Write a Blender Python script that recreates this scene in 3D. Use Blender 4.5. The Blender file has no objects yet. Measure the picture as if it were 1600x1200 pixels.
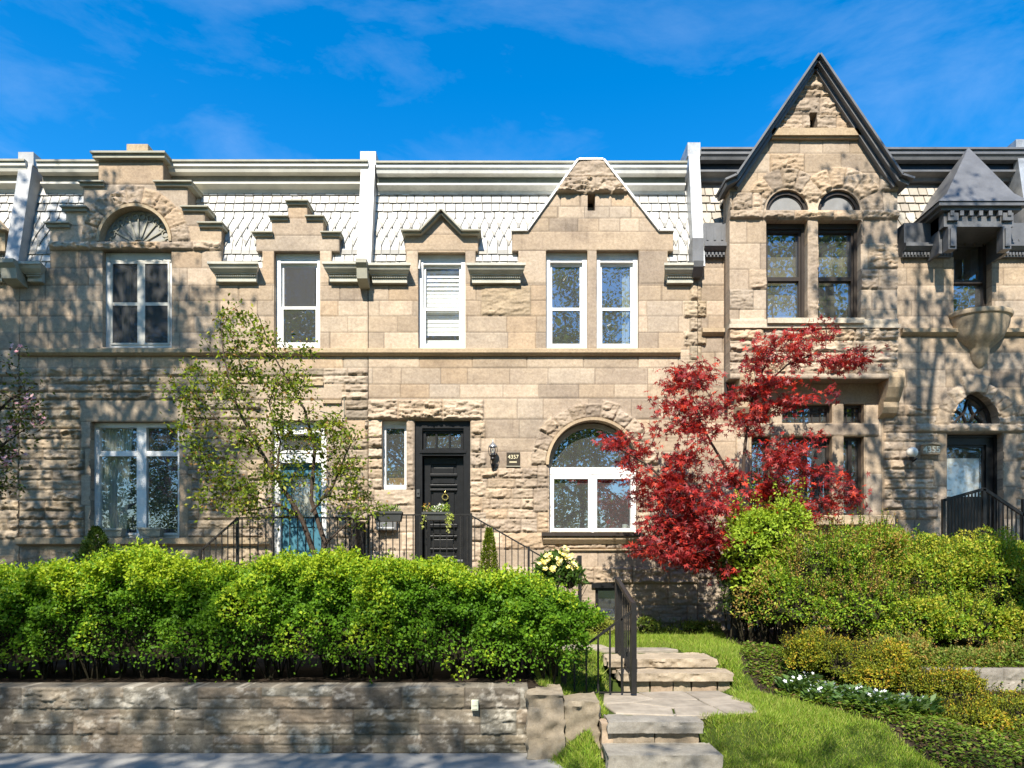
import bpy, bmesh, math, random
import numpy as np
from mathutils import Vector

SC = bpy.context.scene
COL = SC.collection
R = math.radians

# ------------------------------------------------------------------ camera
F = 1067.0                 # focal length in photo pixels (1600 px wide frame)
W = 13.3333                # distance of the facade plane
EYE = 2.0
cam_d = bpy.data.cameras.new("camera")
cam = bpy.data.objects.new("camera", cam_d)
COL.objects.link(cam)
cam.location = (0, 0, EYE)
cam.rotation_euler = (R(90), 0, 0)
cam_d.sensor_width = 36.0
cam_d.lens = 36.0 * F / 1600.0
cam_d.shift_y = 290.0 / 1600.0
cam_d.clip_end = 2000
SC.camera = cam

# ------------------------------------------------------------------ sky, sun, exposure
SUN_EL, SUN_AZ = 47.0, 11.0          # sun behind the camera, a little to its left
world = bpy.data.worlds.new("World")
SC.world = world
world.use_nodes = True
nt = world.node_tree
nt.nodes.clear()
out = nt.nodes.new("ShaderNodeOutputWorld")
bg = nt.nodes.new("ShaderNodeBackground")
sky = nt.nodes.new("ShaderNodeTexSky")
sky.sky_type = 'NISHITA'
sky.sun_disc = False
sky.sun_elevation = R(SUN_EL)
sky.sun_rotation = R(180 + SUN_AZ)
sky.air_density = 1.0
sky.dust_density = 0.2
sky.ozone_density = 3.0
hsv = nt.nodes.new("ShaderNodeHueSaturation")
hsv.inputs["Saturation"].default_value = 1.43
hsv.inputs["Value"].default_value = 1.2
hsv.inputs["Hue"].default_value = 0.499
tc = nt.nodes.new("ShaderNodeTexCoord")
mp = nt.nodes.new("ShaderNodeMapping")
mp.inputs["Scale"].default_value = (1.6, 1.6, 5.0)
mp.inputs["Rotation"].default_value = (0.0, 0.35, 0.2)
n1 = nt.nodes.new("ShaderNodeTexNoise")
n1.inputs["Scale"].default_value = 2.2
n1.inputs["Detail"].default_value = 9
n1.inputs["Roughness"].default_value = 0.62
n1.inputs["Distortion"].default_value = 0.35
rp = nt.nodes.new("ShaderNodeValToRGB")
rp.color_ramp.elements[0].position = 0.47
rp.color_ramp.elements[0].color = (0, 0, 0, 1)
rp.color_ramp.elements[1].position = 0.86
rp.color_ramp.elements[1].color = (0.14, 0.14, 0.14, 1)
mixc = nt.nodes.new("ShaderNodeMixRGB")
mixc.inputs["Color2"].default_value = (5.5, 6.2, 7.0, 1)
nt.links.new(tc.outputs["Generated"], mp.inputs["Vector"])
nt.links.new(mp.outputs["Vector"], n1.inputs["Vector"])
nt.links.new(n1.outputs["Fac"], rp.inputs["Fac"])
nt.links.new(rp.outputs["Color"], mixc.inputs["Fac"])
nt.links.new(sky.outputs["Color"], hsv.inputs["Color"])
nt.links.new(hsv.outputs["Color"], mixc.inputs["Color1"])
nt.links.new(mixc.outputs["Color"], bg.inputs["Color"])
bg.inputs["Strength"].default_value = 0.12
nt.links.new(bg.outputs["Background"], out.inputs["Surface"])

sun_d = bpy.data.lights.new("sun", 'SUN')
sun_d.energy = 5.0
sun_d.angle = R(0.53)
sun_d.color = (1.0, 0.94, 0.84)
sun = bpy.data.objects.new("sun", sun_d)
COL.objects.link(sun)
SUNV = Vector((-math.sin(R(SUN_AZ)) * math.cos(R(SUN_EL)), -math.cos(R(SUN_AZ)) * math.cos(R(SUN_EL)), math.sin(R(SUN_EL))))
sun.rotation_euler = SUNV.to_track_quat('Z', 'Y').to_euler()
sun.location = (-6, -20, 30)

SC.view_settings.view_transform = 'Standard'
SC.view_settings.look = 'None'
SC.view_settings.exposure = 0.95
SC.view_settings.gamma = 1.0
SC.cycles.max_bounces = 8
SC.cycles.transparent_max_bounces = 12

# ------------------------------------------------------------------ pixel helpers (photo pixels on a plane at distance Y)
def X(px, Y=W): return (px - 800.0) * Y / F
def Z(py, Y=W): return EYE + (890.0 - py) * Y / F

# ------------------------------------------------------------------ object helpers
ORG = {}
def thing(name, label, cat, loc=(0, 0, 0), group=None, kind=None):
    o = bpy.data.objects.new(name, None)
    o.empty_display_size = 0.2
    COL.objects.link(o)
    o.location = loc
    o["label"] = label
    o["category"] = cat
    if group: o["group"] = group
    if kind: o["kind"] = kind
    ORG[o.name] = Vector(loc)
    return o
def tag(o, label, cat, group=None, kind=None):
    o["label"] = label
    o["category"] = cat
    if group: o["group"] = group
    if kind: o["kind"] = kind
    return o
def origin_of(o):
    while o is not None:
        if o.name in ORG: return ORG[o.name]
        o = o.parent
    return Vector((0, 0, 0))
def link(name, me, mat, parent=None, loc=None):
    o = bpy.data.objects.new(name, me)
    COL.objects.link(o)
    if mat is not None and len(me.materials) == 0: me.materials.append(mat)
    if parent is not None: o.parent = parent
    elif loc is not None:
        o.location = loc
        ORG[o.name] = Vector(loc)
    return o

class MB:
    def __init__(s):
        s.v, s.f, s.c = [], [], []
        s.col = (1, 1, 1, 1)
    def add(s, vs, fs):
        b = len(s.v)
        s.v += [tuple(p) for p in vs]
        s.c += [s.col] * len(vs)
        s.f += [tuple(i + b for i in f) for f in fs]
        return s
    def box(s, x0, x1, y0, y1, z0, z1):
        x0, x1 = min(x0, x1), max(x0, x1); y0, y1 = min(y0, y1), max(y0, y1); z0, z1 = min(z0, z1), max(z0, z1)
        return s.add([(x0, y0, z0), (x1, y0, z0), (x1, y1, z0), (x0, y1, z0), (x0, y0, z1), (x1, y0, z1), (x1, y1, z1), (x0, y1, z1)],
                     [(0, 3, 2, 1), (4, 5, 6, 7), (0, 1, 5, 4), (1, 2, 6, 5), (2, 3, 7, 6), (3, 0, 4, 7)])
    def pbox(s, x0, x1, y0, y1, d0, d1, Y=W):      # photo pixels on plane Y, depth offsets d0..d1 from Y
        return s.box(X(x0, Y), X(x1, Y), Y + d0, Y + d1, Z(y0, Y), Z(y1, Y))
    def bar(s, a, b, w, h=None):                   # square bar from a to b
        a, b = Vector(a), Vector(b); h = h or w
        d = (b - a)
        if d.length < 1e-6: return s
        d.normalize()
        up = Vector((0, 0, 1)) if abs(d.z) < 0.95 else Vector((0, 1, 0))
        u = d.cross(up).normalized(); n = u.cross(d).normalized()
        u *= w / 2; n *= h / 2
        vs = [a - u - n, a + u - n, a + u + n, a - u + n, b - u - n, b + u - n, b + u + n, b - u + n]
        return s.add(vs, [(0, 3, 2, 1), (4, 5, 6, 7), (0, 1, 5, 4), (1, 2, 6, 5), (2, 3, 7, 6), (3, 0, 4, 7)])
    def tube(s, pts, radii, n=6, cap=True):
        pts = [Vector(p) for p in pts]
        if not hasattr(radii, '__len__'): radii = [radii] * len(pts)
        vs, fs = [], []
        ref = Vector((0.31, 0.87, 0.38))
        for i, p in enumerate(pts):
            d = (pts[min(i + 1, len(pts) - 1)] - pts[max(i - 1, 0)])
            if d.length < 1e-9: d = Vector((0, 0, 1))
            d.normalize()
            u = d.cross(ref)
            if u.length < 1e-3: u = d.cross(Vector((1, 0, 0)))
            u.normalize(); w = d.cross(u)
            for k in range(n):
                a = 2 * math.pi * k / n
                vs.append(p + (u * math.cos(a) + w * math.sin(a)) * radii[i])
        for i in range(len(pts) - 1):
            for k in range(n):
                a = i * n + k; b = i * n + (k + 1) % n
                fs.append((a, b, b + n, a + n))
        if cap:
            fs.append(tuple(range(n - 1, -1, -1)))
            fs.append(tuple(range((len(pts) - 1) * n, len(pts) * n)))
        return s.add(vs, fs)
    def lathe(s, prof, c, n=20, a0=0.0, a1=2 * math.pi):   # prof: (radius, z) list, about the vertical through c
        full = abs(a1 - a0 - 2 * math.pi) < 1e-6
        m = n if full else n + 1
        vs, fs = [], []
        for r, z in prof:
            for k in range(m):
                a = a0 + (a1 - a0) * k / n
                vs.append((c[0] + r * math.cos(a), c[1] + r * math.sin(a), c[2] + z))
        for i in range(len(prof) - 1):
            for k in range(n):
                a = i * m + k; b = i * m + (k + 1) % m
                fs.append((a, b, b + m, a + m))
        return s.add(vs, fs)
    def prism(s, poly, y0, y1):                    # poly in world (x,z), extruded in y
        n = len(poly)
        vs = [(x, y0, z) for x, z in poly] + [(x, y1, z) for x, z in poly]
        fs = [tuple(range(n)), tuple(range(2 * n - 1, n - 1, -1))]
        for i in range(n):
            j = (i + 1) % n
            fs.append((i, i + n, j + n, j))
        return s.add(vs, fs)
    def profile(s, pts, x0, x1):                   # pts in world (y,z), extruded in x
        n = len(pts)
        vs = [(x0, y, z) for y, z in pts] + [(x1, y, z) for y, z in pts]
        fs = [tuple(range(n - 1, -1, -1)), tuple(range(n, 2 * n))]
        for i in range(n):
            j = (i + 1) % n
            fs.append((i, j, j + n, i + n))
        return s.add(vs, fs)
    def ring(s, cx, cz, r0, r1, a0, a1, y0, y1, n=32):
        vs, fs = [], []
        for k in range(n + 1):
            a = a0 + (a1 - a0) * k / n
            c, q = math.cos(a), math.sin(a)
            for r, y in ((r0, y0), (r1, y0), (r1, y1), (r0, y1)):
                vs.append((cx + r * c, y, cz + r * q))
        for k in range(n):
            b = 4 * k
            for i in range(4):
                j = (i + 1) % 4
                fs.append((b + i, b + 4 + i, b + 4 + j, b + j))
        fs.append((0, 1, 2, 3)); fs.append((4 * n + 3, 4 * n + 2, 4 * n + 1, 4 * n))
        return s.add(vs, fs)
    def build(s, name, mat, parent=None, loc=None, smooth=None, bevel=0.0):
        me = bpy.data.meshes.new(name)
        o = origin_of(parent) if parent is not None else Vector(loc or (0, 0, 0))
        me.from_pydata([(p[0] - o.x, p[1] - o.y, p[2] - o.z) for p in s.v], [], s.f)
        bm = bmesh.new(); bm.from_mesh(me)
        bmesh.ops.recalc_face_normals(bm, faces=bm.faces)
        bm.to_mesh(me); bm.free()
        if any(c != (1, 1, 1, 1) for c in s.c):
            ca = me.color_attributes.new("Col", 'FLOAT_COLOR', 'POINT')
            ca.data.foreach_set("color", np.array(s.c, dtype=np.float32).ravel())
        if smooth is not None:
            me.polygons.foreach_set("use_smooth", [True] * len(me.polygons))
            me.set_sharp_from_angle(angle=R(smooth))
        ob = link(name, me, mat, parent, loc)
        if bevel:
            m = ob.modifiers.new("bevel", 'BEVEL'); m.width = bevel; m.segments = 2; m.limit_method = 'ANGLE'
        return ob

def np_mesh(name, verts, faces, mat, parent=None, loc=None, cols=None, smooth=False):
    o = origin_of(parent) if parent is not None else Vector(loc or (0, 0, 0))
    v = np.asarray(verts, dtype=np.float32) - np.array([o.x, o.y, o.z], dtype=np.float32)
    fcs = np.asarray(faces, dtype=np.int32)
    me = bpy.data.meshes.new(name)
    k = fcs.shape[1]
    me.vertices.add(len(v)); me.vertices.foreach_set("co", v.ravel())
    me.loops.add(fcs.size); me.loops.foreach_set("vertex_index", fcs.ravel())
    me.polygons.add(len(fcs)); me.polygons.foreach_set("loop_start", np.arange(0, fcs.size, k, dtype=np.int32))
    if smooth: me.polygons.foreach_set("use_smooth", np.ones(len(fcs), dtype=bool))
    me.update(calc_edges=True)
    if cols is not None:
        c = np.ones((len(v), 4), dtype=np.float32); c[:, :3] = cols
        ca = me.color_attributes.new("Col", 'FLOAT_COLOR', 'POINT')
        ca.data.foreach_set("color", c.ravel())
    return link(name, me, mat, parent, loc)

# ------------------------------------------------------------------ noise
def _h(ix, iy, iz, seed):
    h = (ix.astype(np.int64) * 374761393 + iy.astype(np.int64) * 668265263 + iz.astype(np.int64) * 1440662683 + seed * 974634777) & 0xFFFFFFFF
    h = ((h ^ (h >> 13)) * 1274126177) & 0xFFFFFFFF
    h = ((h ^ (h >> 16)) * 2246822519) & 0xFFFFFFFF
    return (h & 0xFFFFFF) / float(0xFFFFFF)
def vnoise(x, y, z, seed=0):
    x, y, z = np.broadcast_arrays(np.asarray(x, float), np.asarray(y, float), np.asarray(z, float))
    ix, iy, iz = np.floor(x), np.floor(y), np.floor(z)
    fx, fy, fz = x - ix, y - iy, z - iz
    fx = fx * fx * (3 - 2 * fx); fy = fy * fy * (3 - 2 * fy); fz = fz * fz * (3 - 2 * fz)
    r = 0
    for dx in (0, 1):
        for dy in (0, 1):
            for dz in (0, 1):
                wgt = (fx if dx else 1 - fx) * (fy if dy else 1 - fy) * (fz if dz else 1 - fz)
                r = r + wgt * _h(ix + dx, iy + dy, iz + dz, seed)
    return r
def fbm(x, y, z, seed=0, octv=4, gain=0.5):
    r, a, t, f = 0, 1.0, 0, 1.0
    for k in range(octv):
        r = r + a * vnoise(x * f, y * f, z * f, seed + k * 17); t += a; a *= gain; f *= 2.03
    return r / t

# ------------------------------------------------------------------ materials
MATS = {}
def mat_base(name):
    m = bpy.data.materials.new(name); m.use_nodes = True
    n = m.node_tree; b = n.nodes["Principled BSDF"]
    MATS[name] = m
    return m, n, b
def noise_node(n, scale, detail=6, rough=0.6, vec=None):
    t = n.nodes.new("ShaderNodeTexNoise")
    t.inputs["Scale"].default_value = scale; t.inputs["Detail"].default_value = detail; t.inputs["Roughness"].default_value = rough
    if vec is None:
        g = n.nodes.new("ShaderNodeNewGeometry"); n.links.new(g.outputs["Position"], t.inputs["Vector"])
    else: n.links.new(vec, t.inputs["Vector"])
    return t
def ramp(n, src, p0, c0, p1, c1):
    r_ = n.nodes.new("ShaderNodeValToRGB")
    r_.color_ramp.elements[0].position = p0; r_.color_ramp.elements[0].color = (*c0, 1)
    r_.color_ramp.elements[1].position = p1; r_.color_ramp.elements[1].color = (*c1, 1)
    n.links.new(src, r_.inputs["Fac"])
    return r_
def mul(n, a, b):
    m = n.nodes.new("ShaderNodeMixRGB"); m.blend_type = 'MULTIPLY'; m.inputs["Fac"].default_value = 1
    n.links.new(a, m.inputs["Color1"]); n.links.new(b, m.inputs["Color2"]); return m.outputs["Color"]
def bump(n, b, src, strength, dist=0.01):
    bp = n.nodes.new("ShaderNodeBump"); bp.inputs["Strength"].default_value = strength; bp.inputs["Distance"].default_value = dist
    n.links.new(src, bp.inputs["Height"]); n.links.new(bp.outputs["Normal"], b.inputs["Normal"])
def attr(n):
    a = n.nodes.new("ShaderNodeAttribute"); a.attribute_name = "Col"; return a.outputs["Color"]

def stone_mat(name):
    m, n, b = mat_base(name)
    g1 = noise_node(n, 22, 8, 0.65); g2 = noise_node(n, 1.3, 5, 0.6); g3 = noise_node(n, 90, 3, 0.6)
    c = mul(n, attr(n), ramp(n, g1.outputs["Fac"], 0.25, (0.72, 0.70, 0.68), 0.7, (1.1, 1.1, 1.1)).outputs["Color"])
    c = mul(n, c, ramp(n, g2.outputs["Fac"], 0.3, (0.82, 0.80, 0.79), 0.65, (1.08, 1.05, 1.0)).outputs["Color"])
    c = mul(n, c, ramp(n, g3.outputs["Fac"], 0.3, (0.86, 0.85, 0.84), 0.7, (1.08, 1.08, 1.08)).outputs["Color"])
    n.links.new(c, b.inputs["Base Color"])
    b.inputs["Roughness"].default_value = 0.93; b.inputs["Specular IOR Level"].default_value = 0.15
    bump(n, b, g1.outputs["Fac"], 0.35, 0.012)
    return m
def paint_mat(name, col, rough=0.5, var=0.12, scale=6.0, metal=0.0, spec=0.4, bmp=0.08):
    m, n, b = mat_base(name)
    t = noise_node(n, scale, 7, 0.6); t2 = noise_node(n, scale * 9, 4, 0.6)
    lo = tuple(c * (1 - var) for c in col); hi = tuple(min(1, c * (1 + var)) for c in col)
    r1 = ramp(n, t.outputs["Fac"], 0.3, lo, 0.7, hi)
    r2 = ramp(n, t2.outputs["Fac"], 0.3, (1 - var * .6,) * 3, 0.7, (1.0,) * 3)
    n.links.new(mul(n, r1.outputs["Color"], r2.outputs["Color"]), b.inputs["Base Color"])
    b.inputs["Roughness"].default_value = rough; b.inputs["Metallic"].default_value = metal
    b.inputs["Specular IOR Level"].default_value = spec
    if bmp: bump(n, b, t2.outputs["Fac"], bmp, 0.004)
    return m
def attr_mat(name, rough=0.7, var=0.15, scale=14.0, bmp=0.2, spec=0.3):
    m, n, b = mat_base(name)
    t = noise_node(n, scale, 6, 0.65)
    n.links.new(mul(n, attr(n), ramp(n, t.outputs["Fac"], 0.3, (1 - var,) * 3, 0.7, (1 + var * .6,) * 3).outputs["Color"]), b.inputs["Base Color"])
    b.inputs["Roughness"].default_value = rough; b.inputs["Specular IOR Level"].default_value = spec
    if bmp: bump(n, b, t.outputs["Fac"], bmp, 0.01)
    return m
def leaf_mat(name, trans=0.35, rough=0.45, tcol=(1.25, 1.15, 0.6), spec=0.35):
    m, n, b = mat_base(name)
    a = attr(n)
    n.links.new(a, b.inputs["Base Color"])
    b.inputs["Roughness"].default_value = rough; b.inputs["Specular IOR Level"].default_value = spec
    tr = n.nodes.new("ShaderNodeBsdfTranslucent")
    k = n.nodes.new("ShaderNodeRGB"); k.outputs[0].default_value = (*tcol, 1)
    n.links.new(mul(n, a, k.outputs[0]), tr.inputs["Color"])
    mx = n.nodes.new("ShaderNodeMixShader"); mx.inputs["Fac"].default_value = trans
    n.links.new(b.outputs["BSDF"], mx.inputs[1]); n.links.new(tr.outputs["BSDF"], mx.inputs[2])
    n.links.new(mx.outputs["Shader"], n.nodes["Material Output"].inputs["Surface"])
    return m
def glass_mat(name, refl=0.34, tint=(0.62, 0.68, 0.66), wave=0.03):
    m = bpy.data.materials.new(name); m.use_nodes = True
    n = m.node_tree; n.nodes.clear()
    o = n.nodes.new("ShaderNodeOutputMaterial")
    gl = n.nodes.new("ShaderNodeBsdfGlossy"); gl.inputs["Roughness"].default_value = 0.004; gl.inputs["Color"].default_value = (0.95, 0.97, 1, 1)
    tr = n.nodes.new("ShaderNodeBsdfTransparent"); tr.inputs["Color"].default_value = (*tint, 1)
    fr = n.nodes.new("ShaderNodeLayerWeight")
    pw = n.nodes.new("ShaderNodeMath"); pw.operation = 'POWER'; pw.inputs[1].default_value = 4.0
    n.links.new(fr.outputs["Facing"], pw.inputs[0])
    ad = n.nodes.new("ShaderNodeMath"); ad.operation = 'MULTIPLY_ADD'; ad.inputs[1].default_value = .6; ad.inputs[2].default_value = refl + .03; ad.use_clamp = True
    n.links.new(pw.outputs[0], ad.inputs[0])
    t = noise_node(n, 1.6, 2, 0.5)
    bp = n.nodes.new("ShaderNodeBump"); bp.inputs["Strength"].default_value = wave; bp.inputs["Distance"].default_value = 0.05
    n.links.new(t.outputs["Fac"], bp.inputs["Height"]); n.links.new(bp.outputs["Normal"], gl.inputs["Normal"])
    mx = n.nodes.new("ShaderNodeMixShader")
    n.links.new(ad.outputs[0], mx.inputs["Fac"]); n.links.new(tr.outputs[0], mx.inputs[1]); n.links.new(gl.outputs[0], mx.inputs[2])
    du = n.nodes.new("ShaderNodeBsdfDiffuse"); du.inputs["Color"].default_value = (.62, .62, .60, 1)      # even diffuse share that makes the pane paler
    m2 = n.nodes.new("ShaderNodeMixShader"); m2.inputs["Fac"].default_value = .07
    n.links.new(mx.outputs[0], m2.inputs[1]); n.links.new(du.outputs[0], m2.inputs[2])
    n.links.new(m2.outputs[0], o.inputs["Surface"])
    MATS[name] = m
    return m

M_STONE = stone_mat("sandstone")
M_SLATE = attr_mat("pale_slate", 0.6, 0.14, 10, 0.25)
M_WHITE = paint_mat("white_paint", (0.77, 0.76, 0.72), 0.45, 0.12, 4)
M_CREAM = paint_mat("cream_paint", (0.56, 0.53, 0.45), 0.55, 0.12, 3)
M_WEATHERED = paint_mat("weathered_cornice_paint", (0.66, 0.64, 0.58), 0.6, 0.2, 2.2)
M_SHADED_GREEN = paint_mat("shaded_greenish_recess", (0.13, 0.145, 0.11), 0.7, 0.3, 2)  # greenish frieze, with the shade of the overhang mixed into its colour
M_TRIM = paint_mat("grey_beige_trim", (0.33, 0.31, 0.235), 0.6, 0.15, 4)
M_RECESS = paint_mat("shaded_cornice_recess", (0.20, 0.185, 0.14), 0.7, 0.25, 2)  # frieze colour darkened for the shade under the overhang
M_PANEL = paint_mat("grey_blind_panel", (0.23, 0.225, 0.215), 0.6, 0.15, 5)
M_EAVES = paint_mat("eaves_paint", (0.46, 0.44, 0.355), 0.6, 0.18, 4)
M_PARAPET = paint_mat("pale_sheet_metal", (0.38, 0.375, 0.36), 0.45, 0.18, 3, 0.1)
M_ZINC = paint_mat("weathered_zinc", (0.40, 0.41, 0.41), 0.42, 0.3, 4, 0.35)
M_DARKMETAL = paint_mat("charcoal_sheet_metal", (0.15, 0.15, 0.152), 0.45, 0.2, 4, 0.2)
M_BLACK = paint_mat("black_paint", (0.012, 0.012, 0.0125), 0.36, 0.3, 8, 0, 0.3, 0.15)
M_IRON = paint_mat("black_iron", (0.015, 0.014, 0.013), 0.45, 0.25, 10, 0.0, 0.35)
M_BROWNFRAME = paint_mat("dark_brown_frame", (0.035, 0.026, 0.020), 0.45, 0.2, 8)
M_TEAL = paint_mat("turquoise_paint", (0.05, 0.17, 0.225), 0.5, 0.14, 5)
M_GLASS = glass_mat("window_glass", 0.24)
M_GLASSDULL = glass_mat("screened_window_glass", 0.07, (0.55, 0.58, 0.57))
def screen_mat(name):
    m, n, b = mat_base(name)
    b.inputs["Base Color"].default_value = (.055, .055, .055, 1); b.inputs["Roughness"].default_value = .8
    tr = n.nodes.new("ShaderNodeBsdfTransparent"); mx = n.nodes.new("ShaderNodeMixShader"); mx.inputs["Fac"].default_value = .62
    n.links.new(tr.outputs[0], mx.inputs[1]); n.links.new(b.outputs[0], mx.inputs[2]); n.links.new(mx.outputs[0], n.nodes["Material Output"].inputs["Surface"])
    return m
M_MESH = screen_mat("insect_screen_mesh")
M_GLASSCLEAR = glass_mat("clear_pane", 0.07, (0.88, 0.90, 0.89))
M_GLASSMID = glass_mat("sunlit_room_pane", 0.13, (0.78, 0.82, 0.80))
M_FAN = paint_mat("grey_fan_paint", (0.30, 0.29, 0.26), 0.6, 0.15, 5)
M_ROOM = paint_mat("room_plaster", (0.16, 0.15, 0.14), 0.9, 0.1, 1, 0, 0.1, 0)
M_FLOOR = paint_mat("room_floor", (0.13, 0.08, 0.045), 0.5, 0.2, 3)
M_CURTAIN = paint_mat("cream_curtain", (0.62, 0.60, 0.52), 0.9, 0.08, 4, 0, 0.1)
M_SCREEN = paint_mat("insect_screen_grey", (0.10, 0.105, 0.11), 0.6, 0.1, 10, 0, 0.2)
M_BRASS = paint_mat("brass", (0.75, 0.50, 0.16), 0.25, 0.1, 10, 1.0)
M_WOOD = paint_mat("varnished_wood", (0.48, 0.22, 0.05), 0.5, 0.25, 8)
M_BARK = paint_mat("brown_bark", (0.075, 0.055, 0.042), 0.9, 0.35, 18, 0, 0.1, 0.5)
M_BARKGREY = paint_mat("grey_bark", (0.10, 0.085, 0.07), 0.9, 0.35, 14, 0, 0.1, 0.5)
M_TWIG_CORE = paint_mat("twigs_and_shaded_core", (0.028, 0.024, 0.014), 0.9, 0.3, 20, 0, 0.1, 0.4)  # also colours the dark cores that stand for inner shade
M_LEAF = leaf_mat("green_leaf", 0.38, 0.5, (1.25, 1.2, 0.5), 0.18)
M_LEAF_RED = leaf_mat("red_maple_leaf", 0.34, 0.45, (1.7, 0.8, 0.6), 0.3)
M_GRASS = leaf_mat("grass_blade", 0.32, 0.55, (1.2, 1.1, 0.5), 0.2)
M_PETAL = leaf_mat("petal", 0.25, 0.6, (1.0, 1.0, 1.0), 0.2)
M_SOIL = paint_mat("garden_soil", (0.035, 0.025, 0.017), 0.95, 0.45, 9, 0, 0.1, 0.6)
M_TURF = paint_mat("turf_base", (0.045, 0.065, 0.012), 0.95, 0.35, 7, 0, 0.1, 0.5)
M_PAVE = paint_mat("concrete_paving", (0.30, 0.29, 0.27), 0.85, 0.15, 5, 0, 0.2, 0.3)
M_ASPHALT = paint_mat("asphalt", (0.05, 0.05, 0.052), 0.9, 0.2, 12, 0, 0.2, 0.4)
M_FLAG = attr_mat("flagstone", 0.85, 0.3, 5, 0.4, 0.2)
M_GREYBOX = paint_mat("grey_plastic", (0.05, 0.052, 0.05), 0.5, 0.15, 8)
M_PEWTER = paint_mat("pewter_metal", (0.30, 0.30, 0.30), 0.35, 0.15, 8, 0.6)
M_PLATE = paint_mat("ivory_plate", (0.62, 0.62, 0.46), 0.5, 0.06, 20)
M_BRONZE = paint_mat("dark_bronze_plate", (0.045, 0.035, 0.022), 0.45, 0.2, 20, 0.3)
M_LETTER = paint_mat("pale_gold_lettering", (0.75, 0.66, 0.42), 0.5, 0.05, 20)
M_GLOBE = paint_mat("opal_globe", (0.80, 0.76, 0.66), 0.25, 0.04, 5)
M_CLEAR = glass_mat("lantern_glass", 0.12, (0.9, 0.9, 0.88), 0.0)
# ------------------------------------------------------------------ 2-D outlines in photo pixels (negative inside)
def sd_rect(x0, y0, x1, y1):
    cx, cy, hw, hh = (x0 + x1) / 2, (y0 + y1) / 2, (x1 - x0) / 2, (y1 - y0) / 2
    return lambda x, y: np.maximum(np.abs(x - cx) - hw, np.abs(y - cy) - hh)
def sd_poly(pts):                                     # convex
    n = len(pts); cx = sum(p[0] for p in pts) / n; cy = sum(p[1] for p in pts) / n
    hs = []
    for i in range(n):
        (ax, ay), (bx, by) = pts[i], pts[(i + 1) % n]
        nx, ny = by - ay, ax - bx
        l = math.hypot(nx, ny); nx /= l; ny /= l
        if (cx - ax) * nx + (cy - ay) * ny > 0: nx, ny = -nx, -ny
        hs.append((nx, ny, ax * nx + ay * ny))
    def f(x, y):
        d = None
        for nx, ny, c in hs:
            e = x * nx + y * ny - c
            d = e if d is None else np.maximum(d, e)
        return d
    return f
def sd_circle(cx, cy, r): return lambda x, y: np.hypot(x - cx, y - cy) - r
def sd_union(*fs):
    def f(x, y):
        d = fs[0](x, y)
        for g in fs[1:]: d = np.minimum(d, g(x, y))
        return d
    return f
def sd_inter(*fs):
    def f(x, y):
        d = fs[0](x, y)
        for g in fs[1:]: d = np.maximum(d, g(x, y))
        return d
    return f
def sd_arch(cx, cy, r):                               # half disc above cy
    return sd_inter(sd_circle(cx, cy, r), lambda x, y: (y - cy) + 0 * x)

TAN = [(0.452, 0.360, 0.264), (0.417, 0.341, 0.261), (0.489, 0.397, 0.302), (0.398, 0.318, 0.234), (0.436, 0.365, 0.288), (0.469, 0.361, 0.253), (0.354, 0.290, 0.226), (0.508, 0.416, 0.316)]
GREYTAN = [(0.371, 0.306, 0.229), (0.332, 0.281, 0.212), (0.409, 0.336, 0.246), (0.351, 0.291, 0.222), (0.303, 0.256, 0.200), (0.428, 0.342, 0.243), (0.389, 0.311, 0.217)]
MORTAR = 0.66

def courses(bl, rng, x0, x1, ys, lmin, lmax, rock=0.0, pal=TAN, prob=0.0):
    """coursed blocks between successive heights ys; rock = relief in metres, prob = share of rock-faced blocks among smooth ones"""
    for y0, y1 in zip(ys[:-1], ys[1:]):
        x = x0 - rng.uniform(0, lmin)
        while x < x1:
            l = rng.uniform(lmin, lmax)
            a, b = max(x, x0), min(x + l, x1)
            if x1 - b < 0.35 * lmin: b = x1
            rk = rock * rng.uniform(0.6, 1.15) if rock else (0.045 if rng.random() < prob else 0.0)
            c = pal[rng.integers(len(pal))]; k = rng.uniform(0.88, 1.10)
            if b - a > 2: bl.append(('r', a, y0, b, y1, rk, tuple(v * k for v in c), 0.0))
            x = b
            if b >= x1: break
def blk(bl, rng, x0, y0, x1, y1, rock=0.0, pal=TAN, proud=0.0, k=None):
    c = pal[rng.integers(len(pal))]; k = k or rng.uniform(0.92, 1.08)
    bl.append(('r', x0, y0, x1, y1, rock, tuple(v * k for v in c), proud))
def voussoirs(bl, rng, cx, cy, r0, r1, n, rock, pal=TAN, a0=0.0, a1=math.pi, proud=0.02):
    for i in range(n):
        c = pal[rng.integers(len(pal))]; k = rng.uniform(0.88, 1.06)
        bl.append(('v', cx, cy, r0, r1 * rng.uniform(0.96, 1.04), a0 + (a1 - a0) * i / n, a0 + (a1 - a0) * (i + 1) / n, rock * rng.uniform(.7, 1.2), tuple(v * k for v in c), proud))

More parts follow.
